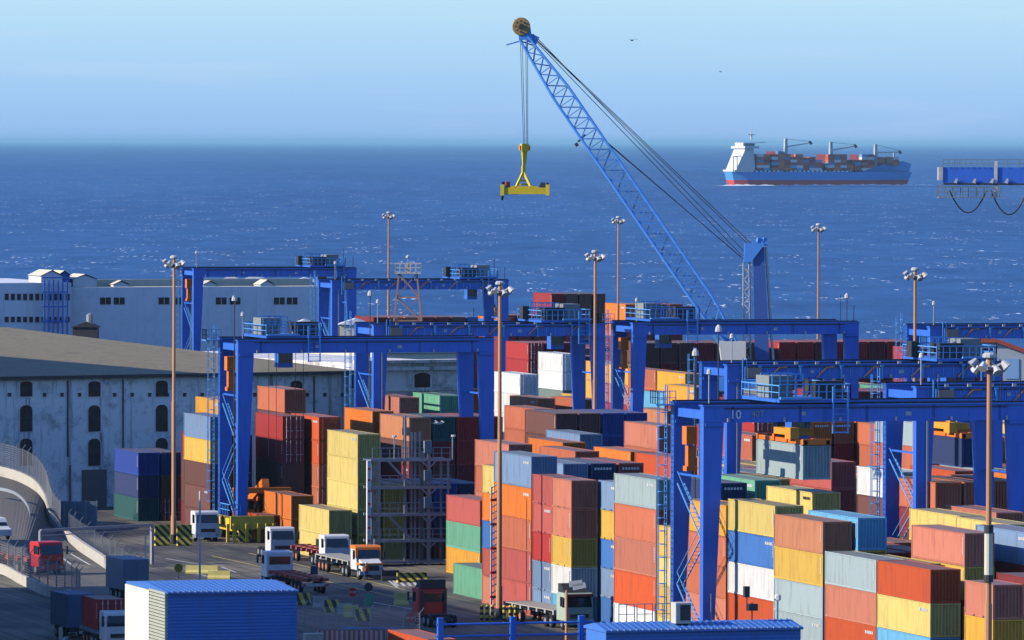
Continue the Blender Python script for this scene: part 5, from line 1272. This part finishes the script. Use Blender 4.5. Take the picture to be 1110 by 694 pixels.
def paint(a, b, w=.18, name='lane_marking'):
    a = Vector((a.x, a.y, .010)); b = Vector((b.x, b.y, .010)); d = (b - a).normalized(); q = Vector((-d.y, d.x, 0)) * w / 2
    return struct(MB().add([a - q, b - q, b + q, a + q], [(0, 1, 2, 3)]).build(name, PAINT))
for a, b in (((70, 597), (98, 613)), ((62, 601), (82, 616)), ((240, 615), (256, 621)), ((280, 622), (304, 625)), ((440, 628), (470, 632)), ((422, 630), (432, 638)), ((395, 652), (455, 662)), ((180, 606), (215, 612)), ((212, 622), (232, 627))): paint(g3(*a), g3(*b), .22)
for i in range(7): paint(g3(426 + i * 7, 629), g3(432 + i * 7, 636), .3, 'zebra_marking')
YP = mat('road_paint_yellow', (.55, .45, .12), .8, .4)
for a, b in (((270, 600), (440, 640)), ((230, 603), (520, 668))): o = paint(g3(*a), g3(*b), .25, 'yellow_line'); o.data.materials[0] = YP
# sign board panel and the overhead frame
p = g3(58, 572); q = g3(105, 572); e = empty('panel_screen', tuple(p), math.atan2(q.y - p.y, q.x - p.x), 'framed grey panel screen standing before the warehouse gate', 'screen'); w_ = (q - p).length
MB().box(0, 0, .1, w_, .08, 2.9).build('panel', mat('panel_blue_grey', (.22, .28, .36), .6, .3), e); m = MB()
for i in range(5): m.box(i * w_ / 4 - .06, -.08, 0, i * w_ / 4 + .06, -.01, 3)
m.build('post', GR, e)
p = g3(44, 618); q = g3(165, 612); e = empty('overhead_frame', tuple(p), math.atan2(q.y - p.y, q.x - p.x), 'grey overhead road frame spanning the ramp before the warehouse', 'road frame'); w_ = (q - p).length
m = MB(); m.bar((0, 0, 0), (0, 0, 3.9), .3); m.bar((w_, 0, 0), (w_, 0, 4.0), .3); build_each(m, 'post', GR, e); m = MB(); m.bar((0, 0, 3.9), (w_, 0, 4.0), .28); m.bar((0, 0, 3.4), (w_, 0, 3.5), .1); m.build('beam', GR, e)
p = g3(217, 646); e = empty('flag_pole', tuple(p), 0, 'bare thin white pole rising behind the blue shed', 'pole'); MB().lathe([(.11, 0), (.10, 9.8), (.03, 9.9)], 8).build('pole', WH, e)
p = g3(158, 640); e = empty('marker_pole', tuple(p), 0, 'short white pole at the right end of the parapet', 'pole'); MB().lathe([(.08, 0), (.07, 5.4), (.02, 5.5)], 8).build('pole', WH, e)

# ------------------------------------------------------------------ barriers, bollards, signs
def barrier(px, py, w, h, m, label, grp, rz=0.0, top=.3):
    p = g3(px, py); e = empty('road_barrier', tuple(p), rz, label, 'barrier', grp)
    b = MB(); b.prismx([(-.4, 0), (-.4, .15), (-.15, h * .45), (-.12, h), (.12, h), (.15, h * .45), (.4, .15), (.4, 0)], 0, w); b.build('block', m, e); return e
YB2 = mx2('yellow_black_block', (.80, .66, .10), (.06, .06, .05), 0.42, ang=20)
YB3 = mat('pale_yellow_block', (.78, .68, .22), .7, .25)
g_ = 'water filled yellow and white barriers beside the blue shed'
for i, (px, py, m, l) in enumerate(((321, 656, YB2, 'striped yellow barrier nearest the blue shed corner'), (340, 660, CONC, 'first white barrier between yellow ones'), (352, 664, YB2, 'striped yellow barrier between the two white ones'),
                                    (366, 668, CONC, 'second white barrier further right along the line'), (373, 670, YB3, 'plain yellow barrier near the end of the line'), (386, 674, YB2, 'last striped yellow barrier at the right end'))):
    barrier(px, py, 1.35, 1.1, m, l, g_, R(-8))
barrier(428, 657, 1.3, 1.2, YB3, 'tall pale yellow barrier standing alone left of the red tractor', None, R(-10))
barrier(458, 663, .8, 1.2, YB3, 'pale yellow barrier touching the red tractor', None, R(10))
barrier(431, 632, 3.0, .95, HAZ, 'long black and yellow striped block by the steel frame', None)
barrier(414, 630, 1.8, 1.0, DK, 'dark block left of the long striped one', None)
barrier(202, 622, 3.2, .8, YB3, 'pale yellow block on the asphalt left of the thin pole', None, R(-22))
barrier(226, 628, 2.2, .8, YB3, 'small pale yellow block right of the thin pole', None, R(-22))
barrier(168, 592, 1.6, 2.2, HAZ, 'striped guard block left of the left mast foot', 'striped guards of the left light mast'); barrier(192, 592, 1.6, 2.2, HAZ, 'striped guard block right of the left mast foot', 'striped guards of the left light mast')
for i, px in enumerate((523, 529, 534.5, 547.5, 554, 559.5)):
    p = g3(px, 675 + (i > 2) * .5); e = empty('bollard', tuple(p), 0, '%s striped bollard of the %s group at the tall mast foot' % (['left', 'middle', 'right'][i % 3], ['left', 'right'][i // 3]), 'bollard', 'striped bollards round the tall mast')
    MB().lathe([(.16, 0), (.16, 1.45), (.08, 1.55)], 10).build('post', mx2('bollard_stripes', (.8, .62, .05), (.02, .02, .02), 0.62, ang=90), e)
STOPM = mat('sign_red', (.60, .02, .03), .4, .1)
for px, py, top_, lab in ((445.5, 688, 671, 'larger red octagonal stop sign left of the red tractor'), (383, 658, 643, 'small red octagonal stop sign beyond the barriers')):
    p = g3(px, py); zc = CAMZ - (top_ - HZ) * (p.y * cy + p.x * sy) / F; e = empty('stop_sign', tuple(p), -YAW, lab, 'sign'); MB().bar((0, 0, 0), (0, 0, zc), .07).build('post', GR, e)
    b = MB().lathe([(.44, -.02), (.44, .02)], 8, (0, -.07, zc), 'Y').build('plate', STOPM, e)
    tm = text_mesh('STOP', .30, .005); tm.transform(Matrix.Rotation(R(90), 4, 'X')); t_ = put(tm, 'lettering', WH, b); t_.location = (-.38, -.105, zc - .1)
p = g3(400, 668); e = empty('road_sign', tuple(p), -YAW, 'round dark sign over a green plate on a post', 'sign'); MB().bar((0, 0, 0), (0, 0, 2.6), .08).build('post', GR, e); MB().lathe([(.4, -.02), (.4, .02)], 14, (0, -.08, 2.6), 'Y').build('disc', DK, e); MB().box(-.35, -.08, .9, .45, -.05, 2.0).build('plate', cmat('green'), e)
p = g3(340, 645); e = empty('road_sign', tuple(p), -YAW, 'square navy sign plate above the flat trailer', 'sign'); MB().bar((0, 0, 0), (0, 0, 2.6), .07).build('post', GR, e); MB().box(-.25, -.07, 1.9, .45, -.04, 2.7).build('plate', cmat('navy'), e)
p = g3(194, 640); e = empty('round_sign', tuple(p), -YAW, 'round yellow warning disc above the blue shed left half', 'sign'); MB().bar((0, 0, 0), (0, 0, 1.9), .07).build('post', GR, e); MB().lathe([(.42, -.02), (.42, .02)], 14, (0, -.08, 2.1), 'Y').build('disc', mat('disc_amber', (.5, .3, .03), .5), e)
# fence and stack of pallets bottom
fpts = [g3(330 + i * 9, 694 + i * .6) for i in range(15)]; fence(fpts, 2.9, 'yard_fence', 'wire fence with cranked tops along the lower barriers', 2)
p = g3(346, 700); e = empty('striped_fence', tuple(p), R(-12), 'red and white striped board fence at the bottom', 'fence'); m = MB()
for i in range(14): m.box(i * .42, 0, 0, i * .42 + .22, .06, 1.25)
build_each(m, 'red_board', mat('board_red', (.6, .12, .10), .6), e); MB().box(-.1, .08, .1, 6.2, .12, 1.2).build('white_board', WH, e)
p = g3(332, 703); e = empty('concrete_block', tuple(p), 0, 'plain concrete block at the foot of the blue shed', 'block'); MB().box(0, 0, 0, 1.6, 1, 1.2).build('block', CONC, e, bevel=.05)
m_ = g3(372, 698); e = empty('blue_handrail', tuple(m_), R(-12), 'light blue handrail behind the striped board fence', 'railing'); MB().rail((0, 0, 0), (4.8, 0, 0), 1.3, .1, 3).build('rail', CL, e)
X, Y, D = P(422, 683, 2.59); container(X, Y - 12, 0, 'vermilion', label='salmon red container cut off by the bottom edge left of the blue railing', mark=False)

# ------------------------------------------------------------------ blue sheds at the bottom
BLM = mat('shed_blue_sheet', (.07, .21, .62), .45, .25, rand=0, streak=True)
def blue_shed(pxl, pxr, ytop, D, dep, label, left_white=False, rail=False):
    x0, y0 = PD(pxl, D); x1, y1 = PD(pxr, D); zt = CAMZ - (ytop - HZ) * D / F; w_ = (pxr - pxl) * D / F / cy
    e = empty('blue_shed', (x0, y0, 0), 0, label, 'shed'); m = MB()
    # horizontal ribs on the front
    z = 0
    while z < zt - .35: m.hexa([(0, -.0, z), (w_, 0, z), (w_, .2, z), (0, .2, z)], [(0, -.05, z + .14), (w_, -.05, z + .14), (w_, .2, z + .14), (0, .2, z + .14)]); m.box(0, .0, z + .14, w_, .2, z + .27); z += .27
    m.build('front_wall', BLM, e); MB().box(.02, .21, 0, w_, dep, zt - .2).build('wall', BLM, e)
    m = MB(); m.prismx([(-.35, zt - .28), (-.35, zt - .12), (dep * .5, zt + .28), (dep + .3, zt - .1), (dep + .3, zt - .28)], -.1, w_ + .1); rf_ = m.build('roof', BLM, e)
    m = MB(); q = .3
    while q < w_: m.hexa([(q, -.3, zt - .13), (q + .14, -.3, zt - .13), (q + .14, dep * .5, zt + .26), (q, dep * .5, zt + .26)], [(q, -.3, zt - .06), (q + .14, -.3, zt - .06), (q + .14, dep * .5, zt + .34), (q, dep * .5, zt + .34)]); q += .48
    m.build('roof_rib', BLM, rf_)
    m = MB(); q = .3
    while q < w_: m.box(q + .01, -.42, zt - .16, q + .13, -.31, zt - .04); q += .48
    m.build('lit_rib_edge', LAMP, rf_)  # pale caps paint the sunlit front edges of the ribs
    return e, w_, zt
e, w_, zt = blue_shed(182, 321, 642, 560, 14.0, 'blue ribbed shed with a white sunlit end wall at the lower left')
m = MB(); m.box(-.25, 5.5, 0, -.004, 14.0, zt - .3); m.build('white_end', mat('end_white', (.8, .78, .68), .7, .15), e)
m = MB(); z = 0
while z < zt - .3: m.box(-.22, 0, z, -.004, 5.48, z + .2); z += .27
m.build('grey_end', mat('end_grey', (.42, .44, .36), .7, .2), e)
e, w_, zt = blue_shed(658, 872, 682, 505, 5.0, 'long low blue shed roof with an air conditioner at the bottom', True)
m = MB(); m.box(5.6, .8, zt + .2, 6.8, 2.0, zt + 1.75); ac = m.build('air_conditioner', mat('ac_cream', (.55, .54, .48), .6, .2), e, bevel=.03); MB().box(5.95, .77, zt + .45, 6.72, .797, zt + 1.6).build('fan_grille', DK, ac)
m = MB(); m.bar((8.4, 1, zt), (8.4, 1, zt + 2.4), .07); m.build('post', GR, e)
m = MB()
for q in (2.2, 3.6, 5.0): m.rail((q, 3.9, zt), (q + 1.2, 3.9, zt), 1.5, .06, 2)
m.build('roof_railing', GR, e)
for q, hh in ((15.6 - 3.4, 1.6), (12.4, 2.0)):
    pass
cpos = (11.6, 2.0); m = MB(); m.bar((11.9, 2, zt), (11.9, 2, zt + 1.6), .08); m.box(11.6, 1.8, zt + 1.0, 12.3, 2.3, zt + 1.5); m.box(11.3, 1.9, zt + 2.0, 11.7, 2.3, zt + 2.8); m.bar((11.5, 2, zt + 1), (11.5, 2, zt + 2.4), .07); m.build('camera_mount', DK, e)
m = MB(); m.lathe([(.07, zt), (.07, zt + 1.7), (.25, zt + 1.75), (.25, zt + 2.1), (.1, zt + 2.2)], 8, (13.9, 2, 0)); m.build('siren_post', WH, e)
# blue pipe railing at bottom middle
p0, D_ = PD(474, 520), 520; zr_ = CAMZ - (694 - HZ) * D_ / F; wr = 172 * D_ / F / cy
e = empty('pipe_railing', (p0[0], p0[1], 0), 0, 'blue pipe railing crossing the bottom in front of the trucks', 'railing'); za = CAMZ - (678 - HZ) * D_ / F; zb2 = CAMZ - (691 - HZ) * D_ / F
m = MB(); m.bar((0, 0, za), (wr, 0, za), .18, n=8); m.bar((0, 0, zb2), (wr, 0, zb2), .18, n=8); m.build('rail', CB, e)
for q in (0.3, 6.0, 11.4):
    MB().box(q - .22, -.2, 0, q + .22, .2, za + .5).build('post', CB, e)
# double street lamp
p = PD(615, 560); zl = CAMZ - (640 - HZ) * 560 / F; e = empty('street_lamp', (p[0], p[1], 0), -YAW, 'double armed street lamp with pale flat heads left of the blue roof', 'street lamp')
MB().lathe([(.14, 0), (.09, zl)], 8).build('pole', POLE, e); m = MB(); m.bar((0, 0, zl), (.6, 0, zl + .25), .09); m.bar((0, 0, zl - .1), (-.3, 0, zl + .1), .09); m.build('arm', DK, e)
for a, b in (((.5, zl + .2), (1.55, zl + .42)), ((.2, zl + .45), (1.3, zl + .62))): MB().bar((a[0], 0, a[1]), (b[0], 0, b[1]), .16, .45).build('lamp_head', LAMP, e)
# striped measuring mast left of the tall mast
p = g3(536.5, 668); zt_ = CAMZ - (528 - HZ) * (p.y * cy + p.x * sy) / F; e = empty('ladder_mast', tuple(p), 0, 'slim white lattice mast with red marks just left of the tall mast', 'mast'); m = MB()
for dx in (-.28, .28): m.bar((dx, 0, 0), (dx, 0, zt_), .14)
k = .2
while k < zt_: m.bar((-.28, 0, k), (.28, 0, k + .35), .09); k += .6
m.build('lattice', WH, e); m = MB(); k = 1.6
while k < zt_: m.box(-.36, -.1, k, .36, .1, k + .22); k += 2.2
m.build('red_mark', STOPM, e)

# ------------------------------------------------------------------ grey steel inspection frame
Dg = 700; p = PD(400, Dg); e = empty('steel_frame', (p[0], p[1], 0), 0, 'grey steel inspection frame with walkways in front of the yellow stack', 'steel frame')
pxu = Dg / F / cy; zz = lambda py: CAMZ - (py - HZ) * Dg / F
def fx(px): return (px - 400) * pxu
m = MB(); m.box(fx(398), -.2, 0, fx(402), .2, zz(500)); m.build('post', WH, e)
m = MB()
for py in (508, 520, 532, 546, 560, 572, 586, 600): m.box(fx(398.6), -.22, zz(py + 2), fx(401.4), -.2, zz(py))
m.build('red_mark', STOPM, e)
for px, t_, w2 in ((411, 500, .22), (465, 492, .30), (454, 470, .18), (459, 470, .18), (450, 470, .16), (443, 452, .2), (486, 500, .2)):
    for yy in ((0, 2.6) if px in (411, 465, 486) else (1.3,)): MB().bar((fx(px), yy, 0), (fx(px), yy, zz(t_)), w2).build('post', GR, e)
for py in (500, 530, 559.5, 588, 611):
    m = MB()
    for yy in (0, 2.6): m.bar((fx(402), yy, zz(py)), (fx(489), yy, zz(py)), .26)
    m.box(fx(403), .15, zz(py) - .05, fx(489), 2.45, zz(py) + .02); o = m.build('walkway', GR, e)
    if py < 600: m = MB(); m.rail((fx(404), -.05, zz(py) + .1), (fx(488), -.05, zz(py) + .1), 1.15, .07, 9); m.build('handrail', GR, o)
m = MB()
for py in (500, 530, 559.5, 588):
    m.bar((fx(402), 0, zz(py + 26)), (fx(411), 0, zz(py)), .12); m.bar((fx(411), 0, zz(py + 26)), (fx(402), 0, zz(py)), .1)
    m.bar((fx(457), 0, zz(py + 1)), (fx(465), 0, zz(py + 9)), .15); m.bar((fx(473), 0, zz(py + 1)), (fx(465), 0, zz(py + 9)), .15)
m.bar((fx(421), 0, zz(501)), (fx(448), 0, zz(530)), .2); m.bar((fx(421), 0, zz(560)), (fx(448), 0, zz(588)), .2); m.build('brace', GR, e)
for t_, b_ in ((479, 492), (511, 522), (540, 552)): MB().box(fx(459), -.5, zz(b_), fx(467), .0, zz(t_)).build('control_box', mat('control_grey', (.22, .26, .28), .6, .2), e)
m = MB(); m.bar((fx(428), .1, zz(500)), (fx(428), .1, zz(474)), .09); m.lathe([(.25, zz(475)), (.25, zz(473))], 8, (fx(428), .1, 0)); m.bar((fx(491), .1, zz(500)), (fx(491), .1, zz(474)), .09); m.lathe([(.25, zz(475)), (.25, zz(473))], 8, (fx(492), .1, 0)); m.build('lamp', LAMP, e)

# ------------------------------------------------------------------ orange machinery and box by the left crane feet
X, Y, D = P(284, 556, 2.9); X, Y = PD(284, 741); container(X, Y, 0, 'vermilion', FT, 2.9, label='orange red container on the ground right of the left crane feet', mark=True)
X2, Y2 = PD(316, 737); container(X2, Y2, 0, 'orange', 12.19, 2.59, label='orange container behind the white cab truck by the red stack', mark=False); container(X2, Y2, 2.62, 'orange', 12.19, 2.59, label='orange container lying on the ground orange one before the red stack', mark=False)
Xo, Yo = PD(264, 750)
e = empty('reach_stacker', (Xo, Yo, 0), 0, 'orange reach stacker machine behind the left crane legs', 'reach stacker')
m = MB(); m.box(0, 0, .9, 3.0, 7, 2.4); m.box(.2, 4, 2.41, 2.8, 7, 3.1); m.build('chassis', OR, e)
m = MB(); m.box(.3, 1.2, 2.41, 1.5, 2.9, 4.1); cb = m.build('cab', OR, e); MB().box(.35, 1.17, 3.0, 1.45, 1.197, 3.9).build('window', GL, cb)
m = MB(); m.bar((2.1, 6.5, 3.2), (2.1, -1.5, 6.0), .8, .9); m.bar((2.1, 3, 2.4), (2.1, 1.2, 4.9), .35, n=8); m.build('boom', OR, e); m = MB(); m.box(-1.6, -2.3, 4.9, 4.8, -1.5, 5.5); m.box(-1.6, -2.3, 4.5, -1.2, -1.5, 4.95); m.box(4.4, -2.3, 4.5, 4.8, -1.5, 4.95); m.build('grab', OR, e)
wheels(e, (.2, 2.8), (1.0, 5.8), .85, .6, rim=OR)
# ------------------------------------------------------------------ a man in an orange vest beside the bonneted truck
p = g3(397.5, 630); e = empty('person', tuple(p), R(10), 'man in an orange vest and blue trousers standing beside the bonneted truck', 'person')
VP = [((0,0,.93),.135), ((0,0,1.12),.14), ((0,0,1.34),.16), ((0,0,1.46),.075), ((0,-.01,1.54),.06), ((0,-.01,1.66),.098), ((0,-.01,1.74),.07),
      ((.19,0,1.40),.065), ((.27,.02,1.13),.048), ((.26,-.12,.93),.036), ((.26,-.18,.86),.03), ((-.19,0,1.40),.065), ((-.28,.03,1.14),.048), ((-.27,-.02,.90),.036), ((-.27,-.05,.82),.03),
      ((.10,0,.86),.095), ((.12,-.03,.48),.066), ((.13,.02,.08),.045), ((.13,-.14,.04),.04), ((-.10,0,.86),.095), ((-.13,.02,.48),.066), ((-.15,.08,.08),.045), ((-.16,-.08,.04),.04)]
ED = [(0,1),(1,2),(2,3),(3,4),(4,5),(5,6),(2,7),(7,8),(8,9),(9,10),(2,11),(11,12),(12,13),(13,14),(0,15),(15,16),(16,17),(17,18),(0,19),(19,20),(20,21),(21,22)]
me = bpy.data.meshes.new('person_body'); me.from_pydata([v for v, r in VP], ED, []); po = bpy.data.objects.new('body', me); C.objects.link(po)
sk = po.modifiers.new('s', 'SKIN'); 
for i, (v, r) in enumerate(VP): me.skin_vertices[0].data[i].radius = (r, r)
me.skin_vertices[0].data[0].use_root = True
po.modifiers.new('u', 'SUBSURF').levels = 1
dg = bpy.context.evaluated_depsgraph_get(); dg.update(); m2 = bpy.data.meshes.new_from_object(po.evaluated_get(dg)); bpy.data.objects.remove(po)
VEST = mat('vest_orange', (.85, .22, .03), .7, 0); JEAN = mat('jeans_blue', (.05, .10, .25), .8, .1); SKIN = mat('skin', (.50, .30, .21), .6, 0); BOOT = mat('boots', (.04, .03, .025), .7, 0)
for mm_ in (VEST, JEAN, SKIN, BOOT): m2.materials.append(mm_)
for p_ in m2.polygons:
    c_ = p_.center; p_.material_index = 3 if c_.z < .1 else (2 if (c_.z > 1.47 or (abs(c_.x) > .22 and c_.z < 1.0 and c_.z > .7)) else (0 if c_.z > .95 or abs(c_.x) > .21 else 1))
bo = bpy.data.objects.new('body', m2); C.objects.link(bo); bo.parent = e
MB().lathe([(.10, 1.70), (.112, 1.73), (.10, 1.80), (.04, 1.83)], 12, (0, -.01, 0)).build('hard_hat', WH, e)
# ------------------------------------------------------------------ birds
def bird(px, py, D, s, m, label, ang=.5):
    X, Y = PD(px, D); z = CAMZ - (py - .003 * (px - 555) - HZ) * D / F; e = empty('bird', (X, Y, z), ang, label, 'bird')
    b = MB(); vs = []; prof = [(-.5, .02), (-.38, .05), (-.15, .11), (.1, .12), (.3, .07), (.36, .07), (.44, .05), (.52, .01)]
    b.lathe([(r * s, x * s) for x, r in prof], 8, (0, 0, 0), 'X')
    for s2 in (-1, 1): b.add([(-.12*s, s2*.08*s, .03*s), (.16*s, s2*.08*s, .03*s), (.10*s, s2*.55*s, .26*s), (-.06*s, s2*.5*s, .24*s), (-.12*s, s2*1.1*s, .1*s), (-.02*s, s2*1.15*s, .1*s)], [(0, 1, 2, 3), (3, 2, 5, 4)])
    b.add([(-.45*s, 0, .02*s), (-.8*s, .12*s, .02*s), (-.8*s, -.12*s, .02*s)], [(0, 1, 2)])
    b.build('body', m, e)
bird(684, 44, 500, .45, DK, 'black bird flying in the sky right of the boom', .8)
bird(475, 459, 480, .75, WH, 'white gull gliding over the teal ended container', .3)
bird(780, 78, 700, .3, DK, 'tiny dark bird high between the boom and the ship', .3)
bird(537, 98, 900, .3, DK, 'tiny dark bird perched in the sky left of the hanging ropes', .3) if False else None

# ---- report labels that repeat
seen = {}
for o in bpy.data.objects:
    if o.parent is None and o.get('label'): seen.setdefault(o['label'], []).append(o.name)
    if o.parent is None and not o.get('label') and o.get('kind') != 'structure' and o.type not in ('CAMERA', 'LIGHT'): print('NOLABEL', o.name)
for k, v in seen.items():
    if len(v) > 1: print('DUP', k, len(v))
    if not 4 <= len(k.split()) <= 16: print('LEN', len(k.split()), k)
